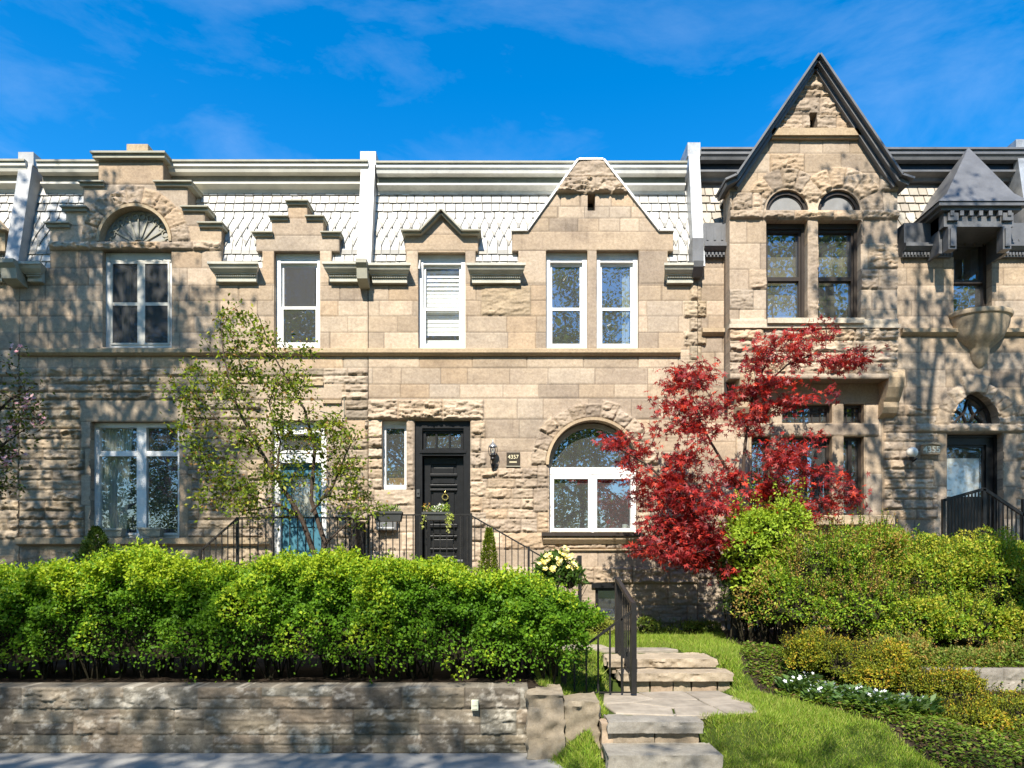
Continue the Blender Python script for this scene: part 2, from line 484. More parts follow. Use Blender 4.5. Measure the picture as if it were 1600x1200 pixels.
def facets(gx, gy, sx, sy, seed):
    """chisel facets: every Voronoi cell is a plane with a height and a tilt of its own"""
    u, v = gx / sx, gy / sy; iu, iv = np.floor(u), np.floor(v); best = np.full(u.shape, 1e9); out = np.zeros(u.shape); z0 = np.zeros(u.shape)
    for du in (-1, 0, 1):
        for dv in (-1, 0, 1):
            cu, cv = iu + du, iv + dv
            pu = cu + _h(cu, cv, z0, seed); pv = cv + _h(cu, cv, z0, seed + 1)
            d = (u - pu) ** 2 + (v - pv) ** 2
            h = _h(cu, cv, z0, seed + 2) + (u - pu) * (_h(cu, cv, z0, seed + 3) - .5) * 1.3 + (v - pv) * (_h(cu, cv, z0, seed + 4) - .25) * 1.5
            m = d < best; best = np.where(m, d, best); out = np.where(m, h, out)
    return out
def rockface(gx, gy, seed):
    wx_ = gx + 5 * (fbm(gx / 9, gy / 9, 1.5, seed + 21, 2) - .5); wy_ = gy + 5 * (fbm(gx / 9, gy / 9, 8.5, seed + 22, 2) - .5)
    f1 = facets(wx_, wy_, 17, 5.5, seed + 31); f2 = facets(wx_, wy_, 6.5, 3.2, seed + 51)
    big = fbm(gx / 30, gy / 10, 0, seed, 3, 0.55)
    return np.clip(0.50 * f1 + 0.30 * f2 + 1.0 * (big - .5) + .12, 0, 1.1)

def stone_wall(name, box, keep, holes, blocks, Yp, step, mat, parent=None, depth=0.5, seed=0, base=(0.42, 0.33, 0.23), jit=0.003, lichen=0.0, loc=None):
    x0, y0, x1, y1 = box
    nx = int(round((x1 - x0) / step)) + 1; ny = int(round((y1 - y0) / step)) + 1
    xs = np.linspace(x0, x1, nx); ys = np.linspace(y0, y1, ny)
    gx, gy = np.meshgrid(xs, ys)
    def D(x, y):
        d = keep(x, y)
        for h in holes: d = np.maximum(d, -h(x, y))
        return d
    kept = D((gx[:-1, :-1] + gx[1:, 1:]) / 2, (gy[:-1, :-1] + gy[1:, 1:]) / 2) < 0
    pad = np.zeros((ny + 1, nx + 1), int); pad[1:-1, 1:-1] = kept
    cnt = pad[:-1, :-1] + pad[1:, :-1] + pad[:-1, 1:] + pad[1:, 1:]
    bnd = (cnt > 0) & (cnt < 4)
    h = np.zeros((ny, nx)); col = np.empty((ny, nx, 3)); col[:] = base
    rk = rockface(gx, gy, seed)
    rng = np.random.default_rng(seed)
    for b in blocks:
        if b[0] == 'r':
            _, bx0, by0, bx1, by1, rock, c, proud = b
            i0, i1 = np.searchsorted(xs, [bx0 - .01, bx1 + .01]); j0, j1 = np.searchsorted(ys, [by0 - .01, by1 + .01])
            if i1 <= i0 or j1 <= j0: continue
            sl = (slice(j0, j1), slice(i0, i1))
            sx, sy = gx[sl], gy[sl]
            d = np.minimum(np.minimum(sx - bx0, bx1 - sx), np.minimum(sy - by0, by1 - sy))
            low = (sy - by0) / max(by1 - by0, 1e-3); m = np.ones(sx.shape, bool)
        else:
            _, cx, cy, r0, r1, a0, a1, rock, c, proud = b
            i0, i1 = np.searchsorted(xs, [cx - r1 - 1, cx + r1 + 1]); j0, j1 = np.searchsorted(ys, [cy - r1 - 1, cy + r1 + 1])
            if i1 <= i0 or j1 <= j0: continue
            sl = (slice(j0, j1), slice(i0, i1))
            sx, sy = gx[sl], gy[sl]
            rr = np.hypot(sx - cx, sy - cy); aa = np.arctan2(cy - sy, sx - cx)
            aa = np.where(aa < -math.pi / 2, aa + 2 * math.pi, aa)
            d = np.minimum(np.minimum(rr - r0, r1 - rr), np.minimum((aa - a0), (a1 - aa)) * rr)
            low = np.full(sx.shape, 0.5); m = d >= -0.01
        joint = d < 0.8
        if rock > 0:
            e = np.clip((d - .4) / 2.0, 0, 1)
            bv = rng.uniform(.55, 1.15)
            hh = rock * bv * e * (0.04 + 1.0 * rk[sl]) * (0.75 + 0.45 * low) + proud * .8 + 0.002
        else:
            hh = np.full(sx.shape, proud + rng.uniform(-jit, jit)) + 0.004 * (rk[sl] - .5)
        hh = np.where(joint, proud * 0.7 - (0.004 if rock > 0 else 0.008), hh)
        cc = np.array(c)[None, None, :] * np.where(joint, MORTAR if rock == 0 else .72, 1.0)[..., None]
        if rock > 0: cc = cc * (0.86 + 0.26 * rk[sl])[..., None]
        h[sl] = np.where(m, hh, h[sl]); col[sl] = np.where(m[..., None], cc, col[sl])
    # weathering: grey blotches and run-off streaks with shapes of their own
    bl1 = fbm(gx / 46, gy / 30, 2.2, seed + 71, 5, .6); st1 = fbm(gx / 5.5, gy / 75, 4.4, seed + 73, 4, .6); bl2 = fbm(gx / 12, gy / 9, 6.1, seed + 75, 4, .6)
    dirt = np.clip((bl1 - .52) * 4, 0, 1) * (.35 + .65 * np.clip((bl2 - .40) * 3, 0, 1)) * .55 + np.clip((st1 - .60) * 5, 0, 1) * np.clip((bl1 - .42) * 5, 0, 1) * .40
    col = col * (1 - dirt[..., None] * np.array([.50, .52, .52])) 
    pale = np.clip((bl2 - .62) * 6, 0, 1) * .10
    col = col * (1 + pale[..., None])
    if lichen: col = col + (np.clip((fbm(gx / 17, gy / 11, 9.3, seed + 77, 5, .65) - .56) * 9, 0, 1) * lichen)[..., None] * np.array([1, .97, .88])
    # snap the outline
    e = 0.25
    d0 = D(gx, gy); dx = (D(gx + e, gy) - D(gx - e, gy)) / (2 * e); dy = (D(gx, gy + e) - D(gx, gy - e)) / (2 * e)
    l2 = np.maximum(dx * dx + dy * dy, 1e-6)
    mv = bnd & (np.abs(d0) < 1.3 * step)
    px = np.where(mv, gx - d0 * dx / l2, gx); py = np.where(mv, gy - d0 * dy / l2, gy)
    s = Yp / F
    V = np.stack([(px - 800) * s, Yp - h, EYE + (890 - py) * s], -1).reshape(-1, 3)
    idx = np.arange(nx * ny).reshape(ny, nx)
    q = np.stack([idx[1:, :-1], idx[1:, 1:], idx[:-1, 1:], idx[:-1, :-1]], -1)[kept]
    # outline edges extruded backwards as reveals
    ed = []
    kp = np.zeros((ny + 1, nx + 1), bool); kp[1:-1, 1:-1] = kept
    up = kept & ~kp[:-2, 1:-1]; dn = kept & ~kp[2:, 1:-1]; lf = kept & ~kp[1:-1, :-2]; rt = kept & ~kp[1:-1, 2:]
    ed.append(np.stack([idx[:-1, :-1][up], idx[:-1, 1:][up]], -1)); ed.append(np.stack([idx[1:, 1:][dn], idx[1:, :-1][dn]], -1))
    ed.append(np.stack([idx[1:, :-1][lf], idx[:-1, :-1][lf]], -1)); ed.append(np.stack([idx[:-1, 1:][rt], idx[1:, 1:][rt]], -1))
    ed = np.concatenate(ed)
    uniq, inv = np.unique(ed, return_inverse=True); inv = inv.reshape(ed.shape)
    nV = len(V); m = len(uniq)
    back = V[uniq].copy(); back[:, 1] = Yp + depth
    V = np.concatenate([V, V[uniq], back]); C = col.reshape(-1, 3)
    C = np.concatenate([C, C[uniq] * 1.0, C[uniq]])
    fr = nV + inv; bk = nV + m + inv
    Q = np.concatenate([q, np.stack([fr[:, 0], fr[:, 1], bk[:, 1], bk[:, 0]], -1)])
    used = np.unique(Q); remap = np.full(len(V), -1); remap[used] = np.arange(len(used))
    return np_mesh(name, V[used], remap[Q], mat, parent, loc, C[used], smooth=True)

# ------------------------------------------------------------------ slates
SL_Y0, SL_K = W + 0.04, 0.235
ZB = Z(420)
def slope_y(z): return SL_Y0 + (z - ZB) * SL_K
def zslope(py):                                       # height of the point of the slope seen at photo row py
    a = (890 - py) / F
    return (EYE + a * (SL_Y0 - ZB * SL_K)) / (1 - a * SL_K)
def slates(parent, x0, x1, seed, pal, rows, cut=()):
    rng = np.random.default_rng(seed)
    mb = MB()
    mb.col = (0.20, 0.19, 0.18, 1)
    zt, zm, zb = zslope(280), zslope(385), zslope(424)
    cx_ = [x0] + [v for ab in sorted(cut) for v in ab] + [x1]
    for a, b, z0, z1 in [(x0, x1, zm, zt)] + [(cx_[i], cx_[i + 1], zb, zm) for i in range(0, len(cx_), 2)]:
        mb.add([(X(a), slope_y(z0) + .012, z0), (X(b), slope_y(z0) + .012, z0), (X(b), slope_y(z1) + .012, z1), (X(a), slope_y(z1) + .012, z1)], [(0, 1, 2, 3)])
    for ri, (ya, yb, kind, wd) in enumerate(rows):
        off = (wd / 2 if ri % 2 else 0)
        x = x0 + off - wd
        while x < x1:
            w_ = wd * (rng.uniform(0.85, 1.12) if kind == 'r' else 1.0)
            a, b = x + 0.35, x + w_ - 0.35
            x += w_
            if b < x0 or a > x1 or (yb > 387 and any(c < (a + b) / 2 < d for c, d in cut)): continue
            a, b = max(a, x0), min(b, x1)
            if b - a < 2: continue
            c = pal[rng.integers(len(pal))]; k = rng.uniform(0.86, 1.08)
            mb.col = (c[0] * k, c[1] * k, c[2] * k, 1)
            t = rng.uniform(-0.6, 0.6)
            def P(px, py, out): z = zslope(py); return (X(px), slope_y(z) - out, z)
            if kind == 'r':
                up = 22 if ya == 386 else 3
                vs = [P(a, ya - up, 0.000), P(b, ya - up, 0.000), P(b, yb + t, 0.034), P(a, yb + t * .5, 0.034)]
            else:
                mid = (a + b) / 2; hh = yb - ya
                vs = [P(a, ya - 2, 0.004), P(b, ya - 2, 0.004), P(b, ya + hh * .32, 0.020), P(mid, yb + t, 0.050), P(a, ya + hh * .32, 0.020)]
            n = len(vs)
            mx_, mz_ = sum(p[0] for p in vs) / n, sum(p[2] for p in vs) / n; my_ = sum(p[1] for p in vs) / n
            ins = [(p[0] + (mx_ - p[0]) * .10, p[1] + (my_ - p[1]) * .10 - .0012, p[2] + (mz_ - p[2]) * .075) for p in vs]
            keepc = mb.col; mb.add(ins, [tuple(range(n))]); mb.col = (keepc[0] * .60, keepc[1] * .585, keepc[2] * .55, 1)  # rim painted darker to draw edge lines that cast shadows leave out
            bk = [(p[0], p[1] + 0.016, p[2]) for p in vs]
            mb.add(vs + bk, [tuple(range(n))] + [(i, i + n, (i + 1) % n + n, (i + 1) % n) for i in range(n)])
    return mb.build("slate_roof", M_SLATE, parent)
WSL = [(0.580, 0.568, 0.528), (0.510, 0.499, 0.464), (0.626, 0.615, 0.580), (0.557, 0.528, 0.476), (0.464, 0.452, 0.423)]
TSL = [(0.46, 0.41, 0.335), (0.40, 0.36, 0.29), (0.50, 0.455, 0.38), (0.37, 0.32, 0.255)]
ROWS = [(296, 306, 'r', 15), (306, 318, 'r', 15), (318, 331, 'r', 15),
        (331, 358, 'd', 15.5), (344, 371, 'd', 15.5), (357, 386, 'd', 15.5),
        (386, 398, 'r', 15), (398, 409, 'r', 15), (409, 421, 'r', 15)]
ROWS = [r for r in ROWS]

# ------------------------------------------------------------------ shared house pieces
def wx(p): return X(p)
def wz(p): return Z(p)
def glass_panes(parent, panes, Yg, seed, mat=None, name="glass"):
    """panes: pixel rectangles; every pane is set at a hair's different angle, as glazing is"""
    rng = np.random.default_rng(seed); mb = MB()
    for (a, b, c, d) in panes:
        t = rng.uniform(-0.012, 0.012, 2)
        x0, x1, z0, z1 = X(a), X(c), Z(d), Z(b)
        w2, h2 = (x1 - x0) / 2, (z1 - z0) / 2
        mb.add([(x0, Yg - t[0] * w2 - t[1] * h2, z0), (x1, Yg + t[0] * w2 - t[1] * h2, z0), (x1, Yg + t[0] * w2 + t[1] * h2, z1), (x0, Yg - t[0] * w2 + t[1] * h2, z1)], [(0, 1, 2, 3)])
    return mb.build(name, mat or M_GLASS, parent)
def curtain(parent, a, b, c, d, Yc, name="curtain", mat=None, waves=7, amp=0.025, lean=0.0, gather=0.0):
    n = waves * 8; vs, fs = [], []
    rows_ = 10
    for j in range(rows_ + 1):
        v = j / rows_
        for i in range(n + 1):
            u = i / n
            px = a + (c - a) * u * (1 - gather * v) + lean * v
            vs.append((X(px), Yc + amp * math.sin(u * waves * 2 * math.pi) * (0.7 + .3 * v), Z(b + (d - b) * v)))
    for j in range(rows_):
        for i in range(n):
            k = j * (n + 1) + i
            fs.append((k, k + 1, k + n + 2, k + n + 1))
    return MB().add(vs, fs).build(name, mat or M_CURTAIN, parent, smooth=60)
def frame_boxes(mb, x0, y0, x1, y1, fw, d0, d1, vbars=(), hbars=(), ext=1.0):
    mb.pbox(x0 - ext, x0 + fw, y0 - ext, y1 + ext, d0, d1)
    mb.pbox(x1 - fw, x1 + ext, y0 - ext, y1 + ext, d0, d1)
    mb.pbox(x0 + fw, x1 - fw, y0 - ext, y0 + fw, d0, d1)
    mb.pbox(x0 + fw, x1 - fw, y1 - fw, y1 + ext, d0, d1)
    for a, b in vbars: mb.pbox(a, b, y0 + fw, y1 - fw, d0 + .006, d1 - .004)
    xs_ = [x0 + fw] + [v for ab in vbars for v in ab] + [x1 - fw]
    for i in range(0, len(xs_), 2):
        for a, b in hbars: mb.pbox(xs_[i], xs_[i + 1], a, b, d0 + .012, d1 - .008)
def sash_window(parent, x0, y0, x1, y1, meet, mat, head=9, seed=0, dep=0.13, name="window", fw=5.5, gm=None):
    """double-hung window: box frame with a deep head, upper sash behind the lower one"""
    mb = MB()
    frame_boxes(mb, x0, y0, x1, y1, fw, dep, dep + .14)
    mb.pbox(x0 + fw, x1 - fw, y0 + fw, y0 + head, dep + .01, dep + .12)
    o = mb.build(name, mat, parent)
    ix0, ix1 = x0 + fw, x1 - fw
    up = MB(); a, b = y0 + head, meet + 2
    up.pbox(ix0, ix0 + 3.5, a, b, dep + .075, dep + .115); up.pbox(ix1 - 3.5, ix1, a, b, dep + .075, dep + .115)
    up.pbox(ix0 + 3.5, ix1 - 3.5, a, a + 4, dep + .075, dep + .115); up.pbox(ix0 + 3.5, ix1 - 3.5, b - 4, b, dep + .075, dep + .115)
    up.build("sash", mat, o)
    lo = MB(); c, d = meet - 2, y1 - fw
    lo.pbox(ix0, ix0 + 3.5, c, d, dep + .03, dep + .07); lo.pbox(ix1 - 3.5, ix1, c, d, dep + .03, dep + .07)
    lo.pbox(ix0 + 3.5, ix1 - 3.5, c, c + 4.5, dep + .03, dep + .07); lo.pbox(ix0 + 3.5, ix1 - 3.5, d - 5, d, dep + .03, dep + .07)
    lo.build("sash", mat, o)
    glass_panes(o, [(ix0 + 3, a + 3, ix1 - 3, b - 3)], W + dep + .095, seed, gm, name="upper_glass")
    glass_panes(o, [(ix0 + 3, c + 4, ix1 - 3, d - 4)], W + dep + .05, seed + 1, gm, name="lower_glass")
    return o
def eaves(parent, x0, x1, mat=M_EAVES, y0=418, left=True, right=True):
    """short bracketed eaves box between the dormers: cyma, dentils, frieze"""
    mb = MB()
    zt = Z(y0)
    prof = [(W - .27, zt), (W - .27, zt - .045), (W - .245, zt - .06), (W - .22, zt - .11), (W - .17, zt - .16), (W - .15, zt - .165), (W - .15, zt - .185),
            (W - .09, zt - .185), (W - .09, zt - .31), (W + .10, zt - .31), (W + .10, zt)]
    k = len(prof); vs = []
    for sgn, xx in ((1, X(x0)), (-1, X(x1))):
        vs += [(xx + sgn * max(0.0, min(.10, (y_ - (W - .27)) * .55)), y_, z_) for y_, z_ in prof]
    mb.add(vs, [tuple(range(k - 1, -1, -1)), tuple(range(k, 2 * k))] + [(i, (i + 1) % k, (i + 1) % k + k, i + k) for i in range(k)])
    n = max(3, int((x1 - x0) / 3.6))
    for i in range(n):
        a = X(x0 + 8) + (X(x1 - 8) - X(x0 + 8)) * (i + .5) / n
        mb.box(a - .012, a + .012, W - .125, W - .088, zt - .222, zt - .187)
    return mb.build("eaves_cornice", mat, parent)
def coping_line(mb, pts, t=4, d0=-0.10, d1=0.5):
    """coping following pixel polyline, t px thick"""
    for (ax, ay), (bx, by) in zip(pts[:-1], pts[1:]):
        l = math.hypot(bx - ax, by - ay); nx, ny = (by - ay) / l, -(bx - ax) / l
        if ny > 0: nx, ny = -nx, -ny
        poly = [(X(ax), Z(ay)), (X(bx), Z(by)), (X(bx + nx * t), Z(by + ny * t)), (X(ax + nx * t), Z(ay + ny * t))]
        mb.prism(poly, W + d0, W + d1)
def parapet(parent, x0, x1, y_top, mat, y_bot=428, cap=True, lower=None):
    mb = MB()
    X = lambda p: (p - 800.0) * (W + .18) / F
    Z = lambda p: EYE + (890.0 - p) * (W + .18) / F
    zt, zb = Z(y_top), Z(y_bot)
    pts = [(W - .18, zb), (slope_y(Z(275)) - .22, zt), (W + 1.6, zt), (W + 1.6, zb)]
    mb.profile(pts, X(x0), X(x1))
    o = mb.build("parapet", mat, parent)
    if cap:
        c = MB(); yf = slope_y(Z(275)) - .26
        c.box(X(x0 - 1.5), X(x1 + 1.5), yf, W + 1.62, Z(y_top + 20), zt + .012)
        c.build("cap", mat, o)
    return o
def roof_cornice(parent, x0, x1, mats, yt=256, bands=None):
    m_f, m_r, m_cap = mats
    yb = slope_y(zslope(296))
    Z = lambda p: EYE + (890.0 - p) * (yb - .2) / F
    f = MB()
    f.profile([(yb - .30, Z(yt + 3)), (yb - .30, Z(yt + 9)), (yb - .27, Z(yt + 11)), (yb - .25, Z(yt + 16)), (yb - .12, Z(yt + 17)), (yb + .3, Z(yt + 17)), (yb + .3, Z(yt + 3))], X(x0), X(x1))
    f.profile([(yb - .14, Z(yt + 27.5)), (yb - .20, Z(yt + 29)), (yb - .20, Z(yt + 32)), (yb - .14, Z(yt + 34)), (yb - .08, Z(yt + 36)), (yb - .06, Z(yt + 41)), (yb + .2, Z(yt + 41)), (yb + .2, Z(yt + 27.5))], X(x0), X(x1))
    o = f.build("roof_cornice", m_f, parent)
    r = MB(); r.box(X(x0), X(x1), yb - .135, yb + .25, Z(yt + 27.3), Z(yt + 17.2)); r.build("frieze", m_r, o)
    c = MB(); c.box(X(x0), X(x1), yb - .33, yb + 1.2, Z(yt + 3), Z(yt)); c.build("roof_flashing", m_cap, o)
    return o
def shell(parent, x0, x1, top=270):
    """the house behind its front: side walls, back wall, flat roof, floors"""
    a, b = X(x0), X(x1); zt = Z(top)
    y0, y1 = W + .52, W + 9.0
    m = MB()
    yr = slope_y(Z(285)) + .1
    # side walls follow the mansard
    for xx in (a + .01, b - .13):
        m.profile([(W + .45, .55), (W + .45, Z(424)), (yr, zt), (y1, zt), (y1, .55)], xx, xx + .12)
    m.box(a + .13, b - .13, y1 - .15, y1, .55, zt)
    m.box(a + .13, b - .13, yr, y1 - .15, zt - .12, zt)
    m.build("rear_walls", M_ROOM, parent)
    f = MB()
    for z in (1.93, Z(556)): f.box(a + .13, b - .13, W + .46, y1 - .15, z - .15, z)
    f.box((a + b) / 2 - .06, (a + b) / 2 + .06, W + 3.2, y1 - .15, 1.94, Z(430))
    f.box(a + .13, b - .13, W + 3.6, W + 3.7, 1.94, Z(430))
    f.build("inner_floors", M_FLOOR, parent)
def stone_part(parent, name, fill, c=(0.45, 0.355, 0.24), bevel=0.0, smooth=None):
    m = MB(); m.col = (*c, 1); fill(m); return m.build(name, M_STONE, parent, bevel=bevel, smooth=smooth)
UP = [418, 445, 470, 494, 519, 546]                  # ashlar courses of the upper storey
def base_courses(bl, rng, x0, x1, rocky_pal=GREYTAN, smooth_low=False, rock=0.085):
    courses(bl, rng, x0, x1, [546, 557], 60, 120, 0, TAN)
    courses(bl, rng, x0, x1, [557, 575], 40, 90, 0, TAN)
# =================================================================== far-left house (only its edge is in view)
rng = np.random.default_rng(11)
house0 = thing("row_house", "sliver of stone terraced house at the left picture edge, past the pale parapet", "house", (X(-110), W, 0.6), "stone row houses")
bl = []
courses(bl, rng, -260, 40, UP, 40, 75)
base_courses(bl, rng, -260, 40)
courses(bl, rng, -260, 40, [575, 588, 600, 613, 625, 640, 655, 670, 685, 700, 716, 732, 748, 764, 780, 796, 812, 828, 842], 35, 80, 0.08, GREYTAN)
courses(bl, rng, -260, 40, [842, 855], 60, 120, 0, GREYTAN, 0); courses(bl, rng, -260, 40, [855, 890, 925, 960, 1010], 50, 90, 0.04, GREYTAN)
stone_wall("wall", (-260, 390, 30, 1010), sd_union(sd_rect(-260, 418, 30, 1010), sd_rect(-90, 392, -6, 418)), [sd_rect(-180, 392, -100, 543), sd_rect(-190, 660, -80, 838)], bl, W, 2.0, M_STONE, house0, seed=3)
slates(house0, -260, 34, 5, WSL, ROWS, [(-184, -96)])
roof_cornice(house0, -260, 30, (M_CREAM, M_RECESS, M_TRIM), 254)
eaves(house0, -200, 16)
shell(house0, -260, 33)
sash_window(house0, -180, 392, -100, 543, 470, M_WHITE, seed=1)
mb = MB(); frame_boxes(mb, -190, 660, -80, 838, 7, .14, .24, [(-140, -130)], [(704, 710)]); wn = mb.build("window", M_WHITE, house0)
glass_panes(wn, [(-183, 667, -140, 831), (-130, 667, -87, 831)], W + .2, 4)
mb = MB(); mb.col = (.46, .37, .25, 1); mb.prism([(X(-62), Z(362)), (X(14), Z(362)), (X(-24), Z(325))], W - .10, W + .6); mb.pbox(-56, 8, 362, 392, 0, .6); mb.build("dormer", M_STONE, house0)

# =================================================================== left house
rng = np.random.default_rng(21)
HA = thing("row_house", "stone terraced house with stepped gables, blind fan arch and turquoise front door", "house", (X(300), W, 0.6), "stone row houses")
bl = []
courses(bl, rng, 30, 575, UP, 42, 78)
base_courses(bl, rng, 30, 575)
rr = [575, 588, 600, 613, 625, 640, 655, 670, 686, 702, 718, 734, 750, 766, 782, 798, 812, 826, 840]
courses(bl, rng, 30, 575, rr, 34, 80, 0.065, GREYTAN)
courses(bl, rng, 505, 575, [575, 587, 600, 612, 624], 45, 70, 0.07, TAN)
courses(bl, rng, 30, 575, [840, 853], 60, 130, 0, GREYTAN)
courses(bl, rng, 30, 575, [853, 885, 920, 955, 1010], 50, 90, 0.05, GREYTAN)
# smooth surrounds of the ground-floor window and door
blk(bl, rng, 124, 625, 286, 659, 0, GREYTAN, 0.012, 1.12)
for y0, y1, a in ((659, 700, 126), (700, 742, 132), (742, 790, 126), (790, 838, 132)):
    blk(bl, rng, a, y0, 142, y1, 0, TAN, 0.005); blk(bl, rng, 280, y0, 300 - (a - 126), y1, 0, TAN, 0.005)
blk(bl, rng, 400, 600, 535, 625, 0, TAN, 0.02); blk(bl, rng, 408, 625, 540, 657, 0, TAN, 0.012)
blk(bl, rng, 540, 657, 570, 684, 0, TAN, 0.004)
for y0, y1, a in ((657, 700, 402), (700, 750, 410), (750, 800, 402), (800, 850, 410), (850, 890, 402)):
    blk(bl, rng, a, y0, 425, y1, 0, TAN, 0.005); blk(bl, rng, 510, y0, 532 - (a - 402), y1, 0, TAN, 0.005)
# gable blocks
courses(bl, rng, 78, 347, [391, 418], 45, 70, 0, TAN)
blk(bl, rng, 78, 352, 130, 378, 0); blk(bl, rng, 290, 352, 347, 378, 0)
blk(bl, rng, 103, 327, 140, 352, 0); blk(bl, rng, 286, 327, 320, 352, 0)
blk(bl, rng, 130, 288, 211, 327, 0); blk(bl, rng, 211, 288, 293, 327, 0)
blk(bl, rng, 154, 253, 255, 288, 0, TAN, 0.01)
voussoirs(bl, rng, 211, 378, 58, 86, 9, 0.06, TAN)
x = 78
for l in (64, 48, 60, 52, 45):
    blk(bl, rng, x, 378, min(347, x + l), 391, 0.085, TAN, 0.03); x += l
blk(bl, rng, 400, 367, 530, 392, 0); blk(bl, rng, 425, 341, 505, 367, 0); blk(bl, rng, 450, 321, 480, 341, 0)
blk(bl, rng, 410, 392, 428, 443, 0); blk(bl, rng, 500, 392, 518, 443, 0)
for y0, y1 in ((418, 445), (445, 470), (470, 494), (494, 519), (519, 546)):
    a = rng.integers(8, 24); blk(bl, rng, 160 - a, y0, 160, y1, 0); a = rng.integers(8, 24); blk(bl, rng, 268, y0, 268 + a, y1, 0)
keep = sd_union(sd_rect(30, 418, 575, 1010), sd_rect(78, 352, 346, 420), sd_rect(103, 327, 320, 354), sd_rect(130, 288, 293, 330), sd_rect(154, 250, 255, 290),
                sd_rect(410, 390, 518, 420), sd_rect(400, 366, 530, 392), sd_rect(425, 341, 505, 368), sd_rect(450, 320, 480, 343))
holes = [sd_rect(160, 391, 268, 543), sd_rect(428, 392, 500, 543), sd_rect(142, 659, 280, 840), sd_rect(425, 657, 510, 890), sd_arch(211, 378, 54)]
stone_wall("wall", (30, 249, 576, 1010), keep, holes, bl, W, 1.5, M_STONE, HA, seed=7)
mb = MB(); mb.col = (.46, .37, .25, 1)
mb.ring(X(211), Z(378), 54 / 80, 58.5 / 80, 0, math.pi, W - .05, W + .1, 40)
mb.build("arch_moulding", M_STONE, HA, smooth=40)
# fan panel in the blind arch
mb = MB(); mb.ring(X(211), Z(378), 0.0, 55 / 80, 0, math.pi, W + .14, W + .2, 40)
fan = mb.build("fan_panel", M_FAN, HA, smooth=40)
mb = MB()
for i in range(9):
    a = math.pi * (i + .5) / 9
    c, q = math.cos(a), math.sin(a)
    mb.bar((X(211) + .11 * c, W + .125, Z(378) + .11 * q), (X(211) + .53 * c, W + .125, Z(378) + .53 * q), .022, .03)
    mb.lathe([(0, -.02), (.018, -.01), (.02, .01), (0, .02)], (X(211) + .545 * c, W + .12, Z(378) + .545 * q), 8)
mb.ring(X(211), Z(378), .10, .125, 0, math.pi, W + .11, W + .15, 24)
mb.build("fan_ribs", M_TRIM, fan)
mb = MB()
for i in range(12):
    a = math.pi * (i + .5) / 12
    mb.ring(X(211) + .57 * math.cos(a), Z(378) + .57 * math.sin(a), .045, .07, 0, 2 * math.pi, W + .12, W + .15, 14)
mb.build("fan_scallops", M_TRIM, fan)
# copings of the stepped gables
def cop(x0, x1, y, t=4.5, d=.085):
    mb = MB(); mb.pbox(x0, x1, y - t * .45, y, -d - .02, .55); mb.pbox(x0 + 1.5, x1 - 1.5, y, y + t, -d + .03, .5); mb.build("coping", M_TRIM, HA)
for x0, x1, y in ((73, 112, 352), (98, 139, 327), (126, 166, 288), (243, 303, 288), (285, 328, 327), (311, 351, 352)): cop(x0, x1, y)
mb = MB(); mb.pbox(147, 263, 242, 245, -.14, .6); mb.pbox(149, 261, 245, 251, -.10, .55); mb.build("coping", M_TRIM, HA)
for x0, x1, y in ((395, 428, 366), (502, 534, 366), (421, 452, 341), (478, 508, 341), (447, 483, 317)): cop(x0, x1, y, 4, .07)
mb = MB(); mb.pbox(195, 229, 222, 243, .05, .75); 
mb.col = (0.46, 0.37, 0.25, 1)
for i in range(len(mb.c)): mb.c[i] = (0.46, 0.37, 0.25, 1)
mb.build("chimney_block", M_STONE, HA, bevel=.015)
mb = MB(); mb.profile([(W - .06, Z(545.5)), (W - .10, Z(547)), (W - .10, Z(553)), (W - .05, Z(556.5)), (W + .05, Z(557)), (W + .05, Z(545.5))], X(30), X(575))
for i in range(len(mb.c)): mb.c[i] = (0.44, 0.35, 0.235, 1)
mb.build("band_course", M_STONE, HA)
mb = MB(); mb.profile([(W - .05, Z(840)), (W - .12, Z(841)), (W - .12, Z(850)), (W - .04, Z(853)), (W + .05, Z(854)), (W + .05, Z(840))], X(30), X(424))
for i in range(len(mb.c)): mb.c[i] = (0.40, 0.32, 0.22, 1)
mb.build("sill_course", M_STONE, HA)
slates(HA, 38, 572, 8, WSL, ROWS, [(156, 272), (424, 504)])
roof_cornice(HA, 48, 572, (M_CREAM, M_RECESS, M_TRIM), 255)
for a, b in ((40, 78), (333, 411), (509, 574)): eaves(HA, a, b)
parapet(HA, 27, 48, 236, M_PARAPET)
mb = MB(); mb.profile([(W - .40, Z(418)), (W - .40, Z(424)), (W - .33, Z(430)), (W - .30, Z(445)), (W - .12, Z(450)), (W + .2, Z(450)), (W + .2, Z(418))], X(20), X(44)); mb.build("parapet_bracket", M_TRIM, HA)
shell(HA, 33, 573)
